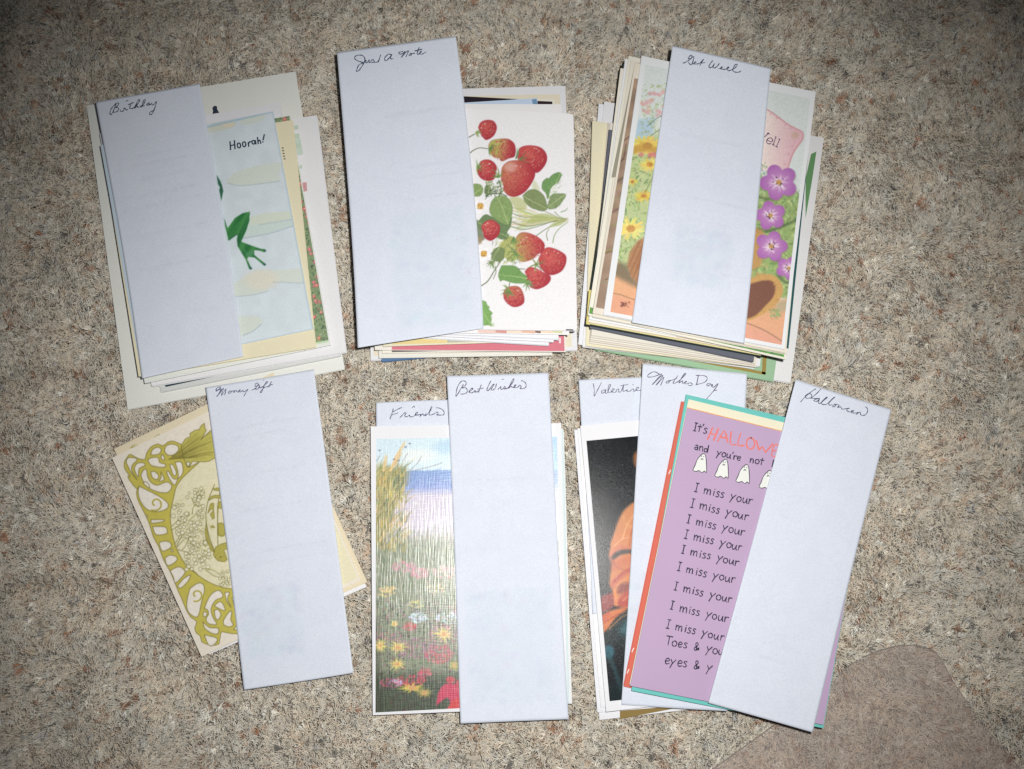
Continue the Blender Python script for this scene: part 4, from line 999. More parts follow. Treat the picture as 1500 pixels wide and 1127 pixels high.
# =================================================================== MONEY GIFT
def money_gift():
    S = Stack()
    c = S.card('envelope', 'white envelope under the olive ornament card', [(176, 666), (408, 560), (537, 860), (306, 959)], .0009, (230, 230, 232), cat='envelope')
    c = S.card('greeting_card', 'cream card with faint embossed border beneath the olive ornament card', [(167, 658), (400, 546), (538, 853), (303, 957)], .0014, (224, 210, 176))
    for q in ([(516, 842), (530, 836), (531, 838), (517, 844)],): pass
    ribbons('embossed_line', [[(490, 768), (525, 842), (505, 853)], [(487, 800), (498, 830)]], .7, lambda x, y: c.zt, ink_mat((206, 190, 160)), c.root, 1, 0)
    ribbons('printed_mark', [Z((160, 590), .1267, l) for l in ([(245, 525), (285, 490), (325, 495)], [(250, 525), (300, 505)], [(525, 400), (550, 378), (585, 372)])], 1.0, lambda x, y: c.zt, ink_mat((140, 132, 60)), c.root, 3)
    q = [(164, 671), (404, 556), (528, 850), (295, 962)]
    c = S.card('greeting_card', 'cream card printed with an olive scrollwork frame, insect and flower clusters', q, .0012, (230, 220, 202))
    cv = Canvas(160, 550, 480, 970, (230, 220, 202), 2.4)
    A, ka = (160, 590), .1267; B, kb = (190, 710), .1242; C, kc = (220, 830), .1242
    OL = (196, 182, 66); OD = (112, 104, 34); CR = (230, 222, 208); IN = (224, 216, 178)
    arc = Z(A, ka, [(1040, 690), (930, 790), (830, 890), (770, 990), (745, 1100)]) + Z(B, kb, [(520, 150), (485, 300), (480, 420), (500, 560), (540, 720), (600, 850), (680, 970), (800, 1060)]) + Z(C, kc, [(450, 0), (560, 100), (700, 190), (830, 240), (980, 266), (1150, 270)])
    arc = [p for p in arc]
    outer = Z(C, kc, [(1150, 800), (1030, 795), (940, 790), (850, 770), (830, 800), (810, 915), (740, 930), (690, 925), (610, 890), (590, 820), (550, 790), (525, 730), (550, 650), (480, 600), (420, 500), (380, 400), (330, 290), (290, 190), (230, 50)]) + Z(B, kb, [(400, 890), (340, 730), (280, 620), (240, 490), (200, 390), (150, 290), (95, 180), (80, 90), (100, 30)]) + Z(A, ka, [(320, 1000), (235, 900), (215, 850), (240, 850), (180, 770), (175, 690), (210, 630), (245, 597), (320, 640), (410, 660), (430, 590), (480, 515), (560, 478), (620, 500), (680, 455), (740, 446), (800, 470), (850, 500), (880, 640), (900, 740), (940, 740), (1030, 690)])
    interior = arc + [(480, 870), (480, 640), (300, 660)]
    cv.fill(interior, IN, 1, 0)
    for k in range(60):
        x, y = rnd(262, 340), rnd(680, 850); r = rnd(5, 22); a = rnd(0, 6.28); cv.line([(x + r * math.cos(a + t), y + .8 * r * math.sin(a + t)) for t in (0, .5, 1, 1.5)], rnd(.6, 1.6), jit((206, 198, 130), 10), .5)
    cv.fill(arc[::-1] + outer[::-1] if False else arc + outer, OL)
    cv.line(arc, 1.0, OD, .9); cv.line(outer, 1.0, OD, .85, sm=2)
    leaf = Z(A, ka, [(830, 500), (880, 420), (940, 390), (930, 360), (990, 320), (1040, 312), (1060, 270), (1100, 238), (1105, 290), (1122, 322), (1090, 380), (1060, 430), (1120, 370), (1200, 300), (1330, 330), (1330, 600), (1220, 640), (1150, 680), (1100, 685), (960, 680), (930, 740), (890, 720), (860, 640)])
    cv.fill(leaf, (192, 182, 78)); cv.line(leaf + [leaf[0]], .9, OD, .9, sm=1)
    for k in range(46):
        t = k / 45; x0, y0 = Z(A, ka, [(680 + 250 * t, 660 - 20 * t)])[0]
        tx, ty = Z(A, ka, [(1000 + 260 * rnd(0, 1), 330 + 330 * t)])[0]
        cv.line([(x0, y0), ((x0 + tx) / 2, (y0 + ty) / 2 - rnd(0, 4)), (tx, ty)], .7, OD, .55, .4)
    holes = [Z(A, ka, h) for h in (
        [(480, 600), (500, 545), (560, 515), (600, 540), (580, 590), (520, 605)], [(640, 545), (660, 500), (720, 480), (790, 500), (800, 550), (750, 600), (690, 610), (650, 580)],
        [(445, 660), (500, 635), (570, 640), (580, 690), (650, 715), (640, 745), (560, 745), (480, 720)], [(598, 640), (608, 600), (640, 640), (625, 668)],
        [(290, 750), (330, 700), (400, 698), (410, 730), (345, 765), (335, 860), (300, 800)], [(365, 840), (395, 780), (430, 778), (445, 860), (490, 930), (560, 955), (650, 920), (700, 930), (722, 980), (680, 1035), (600, 1040), (480, 1000), (400, 920)],
        [(480, 800), (530, 800), (572, 850), (550, 890), (500, 865)], [(700, 720), (730, 715), (775, 800), (765, 845), (738, 830)], [(760, 690), (835, 690), (852, 810), (790, 890), (755, 955), (690, 870), (665, 800), (690, 800), (740, 880), (795, 870), (790, 780)],
        [(595, 800), (635, 880), (610, 905), (575, 905), (600, 870)], [(890, 710), (910, 680), (932, 700), (915, 738)], [(195, 690), (215, 640), (300, 640), (320, 670), (268, 720), (262, 790), (320, 890), (250, 800)], [(390, 930), (430, 915), (465, 960), (455, 985)])]
    holes += [Z(B, kb, h) for h in ([(110, 20), (330, 130), (440, 210), (452, 265), (410, 300), (300, 322), (190, 282), (120, 180), (100, 90)], [(255, 415), (400, 415), (395, 435), (260, 457)], [(270, 495), (415, 500), (442, 550), (430, 580), (310, 592)],
        [(345, 690), (400, 668), (470, 680), (492, 730), (440, 770), (380, 782)], [(415, 870), (470, 833), (545, 850), (558, 890), (500, 940), (440, 952)], [(190, 360), (215, 365), (200, 390)], [(485, 765), (505, 765), (510, 790), (492, 792)])]
    holes += [Z(C, kc, h) for h in ([(235, 50), (330, 5), (400, 40), (402, 90), (300, 195), (275, 130)], [(320, 232), (400, 140), (475, 103), (440, 182), (360, 255)], [(470, 260), (560, 198), (622, 210), (640, 280), (605, 420), (562, 592), (470, 560), (432, 480), (440, 370)],
        [(638, 500), (680, 390), (740, 310), (810, 283), (855, 330), (845, 370), (770, 400), (718, 500), (740, 600), (785, 682), (690, 675), (658, 620), (690, 560), (672, 508)], [(622, 560), (640, 532), (668, 548), (660, 588), (632, 592)], [(755, 465), (810, 418), (850, 430), (885, 510), (850, 515)],
        [(755, 520), (800, 508), (835, 570), (800, 628), (770, 605)], [(622, 655), (700, 720), (802, 730), (795, 795), (720, 785), (645, 730)], [(865, 685), (868, 630), (930, 540), (962, 535), (950, 630), (980, 690), (920, 712)], [(638, 805), (790, 850), (750, 925), (688, 925)], [(880, 308), (935, 308), (912, 380), (955, 485), (900, 400)],
        [(985, 745), (1030, 700), (1150, 720), (1150, 760)], [(965, 370), (1000, 380), (1050, 600), (1010, 520)])]
    for h in holes:
        cv.fill(h, CR, 1, 0, 3); cv.line(list(smooth(h + [h[0]], 3)), 1.0, OD, .9, sm=1)
    def spiral(cx, cy, r0, r1, a0, a1, w):
        pts = [(cx + (r0 + (r1 - r0) * t) * math.cos(a0 + (a1 - a0) * t), cy + (r0 + (r1 - r0) * t) * math.sin(a0 + (a1 - a0) * t)) for t in np.linspace(0, 1, 20)]
        cv.line(pts, w, OL, 1, sm=1); cv.line(pts, .7, OD, .7, sm=1)
    spiral(*Z(B, kb, [(305, 225)])[0], 3, 11, 2.2, 8.4, 2.4); spiral(*Z(C, kc, [(545, 335)])[0], 3, 10, 2.4, 8.2, 2.4)
    # flower clusters
    for (x0, y0, x1, y1, n) in ((670, 20, 900, 210, 26), (510, 240, 690, 390, 14), (560, 390, 660, 440, 6), (780, 220, 870, 420, 16), (560, 440, 880, 620, 40), (700, 620, 900, 760, 26), (660, 760, 970, 1000, 44)):
        for k in range(n):
            x, y = Z(B, kb, [(rnd(x0, x1), rnd(y0, y1))])[0]; r = rnd(1.7, 2.9)
            cv.ell(x, y, r + .5, r + .5, OD, .8, .5); cv.ell(x, y, r - .1, r * .9, (228, 222, 192), 1, .5)
    for k in range(26):
        x, y = Z(C, kc, [(rnd(820, 960), rnd(50, 220))])[0]; cv.ell(x, y, 2.3, 2.2, OD, .8, .5); cv.ell(x, y, 1.7, 1.6, (228, 222, 192), 1, .5)
    for pts in ([(500, 490), (570, 420), (620, 370)], [(500, 535), (600, 470), (660, 440)], [(690, 430), (760, 370), (820, 310)], [(740, 350), (750, 270), (820, 210)], [(765, 250), (740, 180), (720, 150)], [(555, 720), (620, 600), (680, 560)], [(540, 690), (590, 610)], [(560, 735), (640, 650), (700, 620)], [(620, 770), (660, 720), (690, 640)], [(570, 770), (680, 800), (760, 840)], [(860, 990), (980, 1010), (1060, 1060)], [(900, 1010), (1000, 1080), (1060, 1090)]):
        cv.line(Z(B, kb, pts), 1, OD, .85, .6)
    # the winged insect
    for pts in ([(1000, 0), (960, 100), (925, 190), (900, 330), (905, 460), (940, 620), (990, 760), (1010, 830), (1060, 800), (1040, 700), (1040, 300), (1060, 100), (1080, 0)],):
        cv.fill(Z(B, kb, pts), (222, 214, 176), 1, 0, 3); cv.line(Z(B, kb, pts), 1.1, OD, .9)
    for pts in ([(980, 50), (1030, 40), (1090, 40), (1090, 75), (1000, 70)], [(930, 190), (960, 140), (1010, 125), (1100, 130), (1090, 160), (990, 160)], [(1040, 215), (1080, 195), (1112, 240), (1090, 285), (1040, 275)], [(920, 340), (950, 230), (990, 220), (990, 300), (960, 290)], [(950, 350), (975, 410), (1000, 390), (990, 300)], [(950, 500), (980, 480), (1005, 510), (975, 510)], [(1040, 460), (1090, 450), (1150, 520), (1110, 610), (1045, 600)], [(1010, 740), (1080, 700), (1170, 680), (1170, 760), (1110, 770), (1150, 880), (1120, 912), (1040, 900), (985, 830)], [(900, 440), (930, 640), (1000, 800), (960, 780), (890, 600)]):
        cv.fill(Z(B, kb, pts), (176, 166, 64), 1, 0, 2); cv.line(Z(B, kb, pts + [pts[0]]), .8, OD, .85, sm=1)
    for k in range(50):
        x, y = Z(B, kb, [(rnd(820, 980), rnd(380, 800))])[0]; cv.line([(x, y), (x + rnd(-1, 2), y + rnd(2, 5))], .7, (166, 156, 62), .6, .3)
    cv.ell(*Z(B, kb, [(1072, 855)])[0], 2, 1.4, (130, 120, 46), .8, .5); cv.line(Z(B, kb, [(1035, 250), (1035, 600)]), .8, OD, .8)
    cv.speckle(.02, 4); cv.soften(1)
    us = np.concatenate([np.linspace(.01, .64, 190), np.linspace(.68, .99, 8)])
    c.panel(cv, us, np.linspace(.01, .985, 330))
    o, s = (305, 545), .0733
    M = [[(150, 370), (180, 320), (240, 300), (236, 330), (170, 385), (165, 368), (230, 350), (262, 340), (215, 430), (168, 500), (250, 400), (296, 330), (300, 350), (265, 470), (340, 360), (355, 355), (330, 460)], [(425, 385), (400, 418), (440, 425), (462, 390), (430, 380), (480, 388), (522, 372), (510, 415), (560, 368), (572, 395), (605, 400), (642, 360), (620, 360), (612, 395), (660, 395), (692, 366), (702, 400), (740, 385), (792, 348), (750, 420), (714, 486)],
         [(870, 365), (930, 340), (992, 270), (990, 225), (950, 235), (935, 280), (960, 290), (1022, 258), (1002, 330), (960, 352), (950, 322)], [(1032, 288), (1030, 320), (1062, 312), (1140, 250), (1186, 205), (1160, 200), (1110, 290), (1075, 392), (1045, 416), (1050, 390), (1110, 320), (1150, 300), (1208, 288), (1262, 193)], [(1256, 205), (1212, 300)], [(1240, 264), (1286, 250)], [(1105, 170), (1116, 160)]]
    strip('white paper strip handwritten Money Gift lying over the olive ornament card', [(302, 568), (460, 541), (518, 986), (358, 1011)], max(S.z, .0048), [Z(o, s, l) for l in M], 1.05, (62, 62, 96),
          curl=lambda U, V: .0015 * np.clip(V - .8, 0, 1) ** 2 * 20 + .0015 * np.clip(1 - V * 3, 0, 1) ** 2, ghost=[('text', .2, .8, .15), ('text', .2, .7, .18), ('text', .4, .8, .3), ('text', .2, .75, .42), ('text', .2, .9, .56), ('text', .1, .9, .6), ('block', .05, .6, .68, .9)])
money_gift()

# =================================================================== FRIENDS / BEST WISHES
def friends():
    S = Stack()
    strip_z = None
    c = S.card('greeting_card', 'white card at the foot of the Best Wishes stack', [(556, 640), (826, 632), (838, 1031), (556, 1040)], .0018, (226, 226, 228), group='white cards under the seaside card')
    c = S.card('greeting_card', 'pale mint card peeping out right of the Best Wishes strip', [(553, 634), (825, 628), (834, 1030), (553, 1043)], .0016, (204, 222, 222))
    c.flat([(815, 655), (820, 655), (829, 990), (823, 990)], (222, 206, 196)); c.flat([(817, 690), (819.5, 690), (822, 780), (819, 780)], (176, 186, 120), lift=.0001)
    o, s = (560, 585), .0667
    Fr = [[(240, 208), (220, 290), (168, 438)], [(230, 280), (340, 220), (430, 180)], [(215, 340), (350, 300)], [(385, 410), (440, 350), (490, 300), (522, 308), (490, 370), (540, 385), (600, 348), (600, 380), (660, 385), (740, 340), (776, 295), (745, 295), (725, 345), (780, 350), (842, 328), (828, 382), (862, 340), (892, 320), (902, 355), (935, 350)], [(965, 318), (930, 355), (970, 350), (1050, 260), (1092, 178), (1070, 178), (1040, 270), (1030, 340), (1075, 345), (1140, 320), (1212, 285), (1222, 330), (1188, 345), (1280, 350), (1342, 340), (1360, 290), (1320, 230), (1250, 195), (1185, 190)], [(662, 186), (690, 155), (712, 180)]]
    strip('short white paper strip handwritten Friends tucked behind the seaside card', [(551, 590), (690, 584), (694, 900), (556, 900)], S.z, [Z(o, s, l) for l in Fr], 1.1, (58, 62, 92), curl=None)
    S.z += .0004
    q = [(543, 625), (822, 620), (831, 1036), (546, 1048)]
    c = S.card('greeting_card', 'glossy linen card with a seaside flower garden painting and white border', q, .0022, (230, 230, 234))
    cv = Canvas(540, 635, 830, 1052, (206, 226, 236), 2)
    cv.fill([(540, 635), (700, 635), (700, 690), (540, 690)], (200, 224, 232), .6, 6); cv.ell(655, 655, 20, 10, (168, 204, 228), .7, 8); cv.ell(610, 668, 26, 10, (226, 232, 228), .8, 8)
    cv.fill([(585, 690), (830, 686), (830, 735), (560, 735)], lambda X, Y: np.array([112, 152, 210.]) + ((Y - 690) / 40)[..., None] * np.array([20, -6, 6]), 1, .8)
    foliage(cv, 590, 688, 825, 722, 260, [(120, 156, 210), (160, 190, 226), (140, 150, 206)], 4, 12, 1.4, .5, 0)
    cv.fill([(540, 722), (830, 716), (830, 800), (540, 800)], (196, 188, 206), 1, 6)
    foliage(cv, 545, 722, 825, 800, 500, [(226, 222, 216), (200, 190, 210), (222, 214, 190), (188, 190, 190)], 3, 10, 1.8, .5, 0)
    cv.fill([(540, 790), (830, 780), (830, 1050), (540, 1050)], (124, 134, 104), 1, 12)
    foliage(cv, 545, 770, 825, 900, 1500, [(156, 164, 122), (116, 132, 92), (186, 186, 160), (84, 102, 74), (204, 170, 164), (146, 172, 172)], 2, 8, 1.6, .7, 1.55)
    # dune grass
    cv.fill([(545, 690), (556, 680), (575, 684), (600, 690), (585, 730), (560, 800), (545, 800)], (150, 142, 70), .8, 5)
    for k in range(360):
        x, y = rnd(546, 596), rnd(690, 810); a = -1.57 + rnd(-.35, .75); l = rnd(8, 28)
        cv.line([(x, y), (x + .5 * l * math.cos(a), y + .5 * l * math.sin(a)), (x + l * math.cos(a + .2), y + l * math.sin(a + .2))], rnd(.8, 2.2), jit([(196, 160, 66), (128, 128, 60), (84, 100, 56), (216, 184, 96), (160, 150, 80)][k % 5], 14), .8 if x < 590 else .5, .4)
    for x0, y0, x1, y1 in ((572, 690, 592, 648), (562, 690, 566, 666), (576, 684, 588, 662)):
        for k in range(8): cv.line([(x0 + rnd(-2, 2), y0), ((x0 + x1) / 2 + rnd(-3, 2), (y0 + y1) / 2), (x1 + rnd(-3, 3), y1 + rnd(-2, 4))], 1.5, jit((222, 186, 120), 16), .8, .5)
    for pts in ([(600, 690), (612, 678), (618, 668)], [(604, 690), (630, 684), (648, 678)], [(552, 676), (556, 668)], [(590, 676), (597, 664)]): cv.line(pts, .9, (120, 110, 120), .8)
    for x, y in ((594, 655), (600, 650), (577, 673), (584, 675), (556, 660)): cv.ell(x, y, 1.6, 1.2, (90, 80, 110), .8, .8)
    # meadow
    foliage(cv, 545, 880, 825, 1048, 2600, [(72, 92, 62), (96, 86, 88), (52, 70, 48), (140, 112, 126), (88, 112, 68), (170, 84, 108), (40, 54, 42)], 2, 6, 1.6, .8)
    cv.fill([(540, 990), (830, 985), (830, 1052), (540, 1052)], (40, 54, 36), .7, 10); foliage(cv, 545, 985, 825, 1046, 700, [(50, 68, 44), (34, 44, 32), (80, 92, 52), (90, 50, 50)], 2, 7, 1.6, .8)
    cv.fill([(540, 900), (552, 905), (560, 1050), (540, 1050)], (50, 56, 36), .6, 5)
    for x, y, w, h, n, c0 in ((592, 830, 18, 8, 70, (206, 130, 146)), (615, 840, 14, 8, 60, (206, 120, 140)), (655, 838, 22, 9, 70, (216, 160, 164)), (566, 866, 14, 8, 50, (226, 190, 110)), (640, 862, 14, 10, 40, (220, 200, 140)), (612, 885, 12, 6, 30, (206, 196, 110)), (643, 958, 22, 14, 160, (206, 84, 100)), (575, 1000, 18, 8, 60, (176, 70, 110)), (600, 998, 24, 8, 120, (200, 60, 80)), (622, 986, 10, 7, 60, (206, 76, 100)), (560, 935, 30, 8, 60, (170, 104, 120)), (600, 918, 10, 6, 50, (206, 96, 96)), (650, 930, 24, 16, 110, (170, 110, 130)), (610, 950, 30, 16, 120, (164, 108, 134)), (660, 905, 22, 8, 70, (190, 206, 226)), (612, 905, 14, 8, 80, (186, 204, 224)), (580, 1000, 10, 5, 30, (190, 170, 210)), (740, 900, 70, 60, 300, (200, 110, 130)), (760, 980, 60, 40, 300, (190, 80, 100))):
        for k in range(n):
            a = rnd(0, 6.28); r = math.sqrt(rnd(0, 1)); cv.ell(x + w * r * math.cos(a), y + h * r * math.sin(a), rnd(.8, 2), rnd(.7, 1.8), jit(c0, 24), .75, .7)
    for x, y, R, sq in ((650, 929, 18, .8), (583, 948, 15, .75), (557, 946, 11, 1.1), (582, 973, 13, .9), (603, 1008, 20, .4), (622, 1015, 13, .7), (578, 914, 6, .8), (665, 975, 9, 1)):
        c1 = (232, 212, 96) if y < 1000 else (226, 200, 60)
        if (x, y) in ((622, 1015), (665, 975)): c1 = (176, 168, 70)
        for k in range(16):
            a = 6.283 * k / 16 + rnd(-.15, .15); l = R * rnd(.75, 1.15); cv.line([(x, y), (x + l * math.cos(a), y + sq * l * math.sin(a))], 2.6, jit(c1, 14), .9, .5)
        cv.ell(x, y, R * .22, R * .2, (214, 150, 90), .8, 1)
        for k in range(8): a = rnd(0, 6.28); cv.line([(x, y), (x + .5 * R * math.cos(a), y + sq * .5 * R * math.sin(a))], .8, (206, 140, 90), .7)
    cv.fill([(639, 1034), (642, 1015), (652, 1002), (668, 1003), (680, 1015), (700, 1010), (700, 1052), (650, 1052), (660, 1032), (655, 1022), (646, 1028)], (206, 44, 84), 1, .6, 2)
    cv.fill([(652, 1046), (660, 1030), (672, 1022), (700, 1018), (700, 1052)], (216, 52, 56), 1, .6, 2); cv.ell(660, 996, 7, 5, (206, 50, 66), .9, 1); cv.ell(672, 1002, 5, 6, (196, 40, 60), .9, 1)
    for k in range(60): x, y = rnd(642, 690), rnd(1002, 1046); cv.line([(x, y), (x + rnd(1, 3), y + rnd(2, 5))], .8, jit((232, 80, 110), 20), .35, .3)
    cv.fill([(806, 640), (830, 640), (830, 690), (806, 690)], (150, 190, 226), .8, 2)
    cv.speckle(.05, 1.2); cv.soften(1)
    inset = [(551, 643), (816, 639), (824, 1030), (550, 1044)]
    us = np.concatenate([np.linspace(0, .49, 118), np.linspace(.53, .9, 8), np.linspace(.93, 1, 14)])
    c.panel(cv, us, np.linspace(0, 1, 380), 'linen', quad=inset)
    o, s = (660, 545), .08
    Bw = [[(235, 230), (200, 290), (130, 410), (100, 446), (105, 370), (130, 270), (190, 180), (250, 165), (286, 200), (270, 250), (210, 295), (270, 290), (306, 330), (295, 380), (240, 405), (183, 405)], [(330, 370), (390, 330), (412, 300), (380, 305), (340, 360), (380, 385), (420, 368), (442, 343), (462, 355), (440, 372), (512, 350), (562, 238)], [(555, 250), (514, 382)], [(490, 316), (602, 295)],
          [(736, 168), (690, 260), (664, 340), (700, 335), (760, 250), (802, 228), (740, 320), (780, 330), (820, 290), (842, 218)], [(868, 320), (922, 268), (915, 310), (950, 315), (992, 268), (1002, 300), (970, 312), (1040, 300), (1120, 220), (1162, 138), (1140, 140), (1100, 220), (1058, 302), (1110, 260), (1122, 275), (1150, 285), (1202, 243), (1170, 245), (1165, 285), (1220, 285), (1272, 243), (1292, 280), (1270, 302), (1340, 305), (1386, 260), (1370, 200), (1320, 165), (1290, 165)], [(943, 140), (976, 130)]]
    strip('long white paper strip handwritten Best Wishes lying on the seaside card', [(655, 551), (803, 546), (833, 1054), (675, 1060)], S.z, [Z(o, s, l) for l in Bw], 1.15, (72, 62, 92),
          curl=lambda U, V: .0016 * np.clip(1 - V * 3.2, 0, 1) ** 2 + .0008 * np.clip(V - .9, 0, 1) * 8, ghost=[('text', .1, .5, .5), ('block', .1, .9, .62, .95), ('text', .2, .8, .3)])
friends()

# =================================================================== VALENTINE / MOTHERS DAY / HALLOWEEN
def stroke_text(txt, x, y, ang, xh):
    """simple hand-printed letters; unit = x-height, y down, baseline 0"""
    def arc(cx, cy, rx, ry, a0, a1, n=9): return [(cx + rx * math.cos(t), cy + ry * math.sin(t)) for t in np.linspace(a0, a1, n)]
    G = {'I': (.75, [[(.35, -1.55), (.35, 0)], [(.1, -1.55), (.62, -1.55)], [(.08, 0), (.6, 0)]]),
         'm': (1.7, [[(.1, -.95), (.16, 0)], [(.16, -.55), (.4, -.9), (.62, -.8), (.68, 0)], [(.7, -.55), (.95, -.9), (1.2, -.8), (1.28, .02)]]),
         'i': (.6, [[(.2, -.85), (.22, 0)], [(.24, -1.25), (.26, -1.18)]]),
         's': (.85, [[(.6, -.85), (.3, -.95), (.12, -.72), (.4, -.48), (.58, -.22), (.35, .02), (.05, -.05)]]),
         'y': (1.15, [[(.08, -.95), (.42, -.3)], [(.95, -1.0), (.42, -.3), (.1, .55)]]),
         'o': (1.1, [arc(.5, -.45, .4, .46, -1.2, 5.2, 12)]),
         'u': (1.15, [[(.12, -.85), (.12, -.3), (.32, 0), (.62, -.15), (.82, -.85)], [(.82, -.85), (.86, -.2), (1.0, .05)]]),
         'r': (.85, [[(.12, -.9), (.16, .02)], [(.16, -.5), (.4, -.88), (.75, -.85)]]),
         'T': (1.05, [[(-.05, -1.5), (1.0, -1.5)], [(.42, -1.5), (.42, 0)]]),
         'e': (1.0, [[(.12, -.45), (.75, -.6), (.6, -.95), (.25, -.85), (.1, -.4), (.35, 0), (.8, -.15)]]),
         '&': (1.3, [[(1.0, -.55), (.6, -.02), (.25, -.05), (.2, -.4), (.6, -.8), (.75, -1.2), (.5, -1.4), (.3, -1.15), (.5, -.6), (.62, -.2), (.95, -.1), (.98, -.4), (.7, -.45)]]),
         'a': (1.05, [[(.15, -.9), (.5, -.98), (.72, -.75), (.75, 0)], arc(.42, -.28, .32, .28, -.4, 5.9, 9)]),
         'n': (1.1, [[(.1, -.9), (.14, 0)], [(.14, -.5), (.42, -.9), (.72, -.75), (.82, .02)]]),
         'd': (1.1, [arc(.4, -.4, .34, .4, -.3, 6.0, 9), [(.82, -1.55), (.84, .02)]]),
         't': (.8, [[(.36, -1.4), (.38, 0)], [(.02, -.95), (.75, -1.02)]]),
         "'": (.4, [[(.22, -1.55), (.1, -1.2)]]),
         'h': (1.1, [[(.12, -1.5), (.14, 0)], [(.14, -.5), (.45, -.9), (.75, -.7), (.8, 0)]]), ' ': (.98, [])}
    out = []; t = 0.0; c, s = math.cos(ang), math.sin(ang)
    for ch in txt:
        adv, st = G[ch]
        jx, jy, sc = rnd(-.04, .04), rnd(-.06, .06), rnd(.95, 1.06)
        for l in st:
            out.append([(x + xh * ((t + jx + a * sc) * c - (b * sc + jy) * s), y + xh * ((t + jx + a * sc) * s + (b * sc + jy) * c)) for a, b in l])
        t += adv
    return out

def last_cluster():
    S = Stack()
    c = S.card('greeting_card', 'card with an olive-brown picture edge lowest of the Valentine stack', [(856, 650), (1040, 640), (1058, 1034), (878, 1055)], .0016, (228, 228, 232))
    c.flat([(908, 900), (1012, 900), (1014, 1033), (908, 1053.5)], (140, 112, 48)); c.flat([(908, 900), (1012, 900), (1004, 1022), (908, 1030)], (120, 90, 70), lift=.0001)
    c = S.card('greeting_card', 'white card left of the Valentine picture card', [(841, 630), (1030, 612), (1050, 1030), (875, 1044)], .0016, (226, 227, 232), group='white cards in the Valentine stack')
    c = S.card('greeting_card', 'shiny grey-edged card beside the Valentine picture card', [(846, 628), (1036, 610), (1052, 1026), (880, 1036)], .0012, (222, 223, 226), rough=.3)
    c.flat([(851, 662), (856, 662), (880, 900), (877, 900)], (196, 198, 196), mat=paper_mat((206, 206, 200), .25, spec=.6))
    o, s = (860, 535), .14
    Va = [[(65, 193), (75, 260), (76, 325), (110, 260), (150, 183)], [(192, 258), (155, 270), (155, 295), (180, 285), (196, 260), (190, 290), (212, 288), (242, 220), (246, 205), (226, 215), (220, 280), (250, 282), (286, 255), (265, 250), (260, 280), (298, 284), (310, 258), (332, 254), (330, 280), (355, 275), (385, 203)], [(383, 215), (376, 270), (400, 270), (420, 258), (422, 275), (450, 272), (472, 254), (490, 255), (490, 276), (540, 240), (520, 235), (515, 265), (562, 264)], [(350, 216), (428, 204)], [(478, 206), (483, 203)]]
    strip('short white paper strip handwritten Valentine tucked behind the dark picture card', [(848, 557), (985, 550), (1000, 900), (868, 900)], S.z, [Z(o, s, l) for l in Va], 1.0, (72, 62, 96))
    S.z += .0004
    q = [(850, 624), (1040, 606), (1066, 1022), (888, 1043)]
    c = S.card('greeting_card', 'white-bordered glossy card with a dark painting of an orange-robed figure', q, .002, (230, 230, 234))
    cv = Canvas(850, 610, 1060, 1050, (18, 23, 28), 2)
    cv.speckle(.3, 8)
    P = lambda pts, col, a=1, f=1.5: cv.fill(Z((840, 780), .1242, pts), col, a, f, 2)
    D = lambda pts, col, a=1, f=1.5: cv.fill(Z((780, 600), .1775, pts), col, a, f, 2)
    D([(830, 400), (850, 350), (960, 330), (960, 500), (850, 480)], (150, 96, 56), 1, 2.5)
    D([(640, 1120), (690, 960), (740, 850), (800, 790), (850, 760), (960, 760), (960, 1130)], (206, 126, 70), 1, 2); D([(650, 1130), (680, 1060), (760, 1030), (960, 1040), (960, 1130)], (214, 110, 84), .8, 3)
    cv.line(Z((780, 600), .1775, [(750, 880), (770, 940), (830, 975), (900, 980)]), 2.4, (230, 170, 104), .45, soft=3)
    P([(500, 10), (800, -20), (900, 500), (760, 860), (480, 860), (470, 700), (425, 630), (430, 500), (455, 370), (415, 260), (450, 120)], (210, 122, 66), 1, 2)
    P([(450, 230), (540, 160), (700, 170), (800, 160), (800, 210), (690, 190), (560, 200), (480, 290), (450, 350), (420, 290)], (206, 104, 80), .8, 2)
    P([(440, 300), (490, 240), (570, 205), (690, 200), (800, 200), (800, 255), (640, 250), (540, 275), (470, 330)], (50, 46, 52), .9, 1.6)
    P([(430, 360), (560, 300), (800, 270), (800, 340), (600, 400), (440, 470)], (196, 88, 54), .55, 4)
    P([(440, 620), (470, 560), (580, 470), (700, 380), (800, 330), (800, 400), (620, 500), (500, 600), (450, 670)], (190, 74, 62), .8, 3); P([(520, 660), (560, 600), (680, 590), (800, 580), (800, 660), (540, 730)], (130, 62, 62), .85, 3)
    P([(320, 760), (460, 710), (480, 870), (340, 950), (325, 900)], (150, 52, 50), 1, 2.5); P([(490, 850), (560, 760), (660, 660), (800, 640), (800, 880), (560, 880)], (184, 58, 46), .9, 3)
    cv.line(Z((840, 780), .1242, [(480, 690), (495, 780), (500, 850)]), 5, (232, 130, 60), .8, soft=3)
    P([(335, 980), (440, 920), (640, 880), (640, 910), (500, 1010), (420, 1127), (360, 1190), (345, 1127)], (216, 112, 52), 1, 2); P([(345, 980), (430, 940), (440, 970), (360, 1060)], (206, 80, 54), .8, 2)
    P([(640, 905), (520, 1010), (420, 1130), (350, 1220), (355, 1300), (800, 1300), (800, 880)], (24, 40, 44), 1, 2.5)
    cv.fill([(905, 925), (920, 905), (1000, 900), (1000, 925), (930, 940)], (42, 108, 118), .8, 5); cv.ell(892, 955, 8, 10, (44, 116, 138), .8, 5)
    cv.line([(890, 955), (900, 980), (910, 1010)], 6, (40, 84, 92), .7, soft=5); cv.fill([(889, 1000), (1000, 1000), (1000, 1040), (889, 1040)], (24, 48, 50), .5, 6)
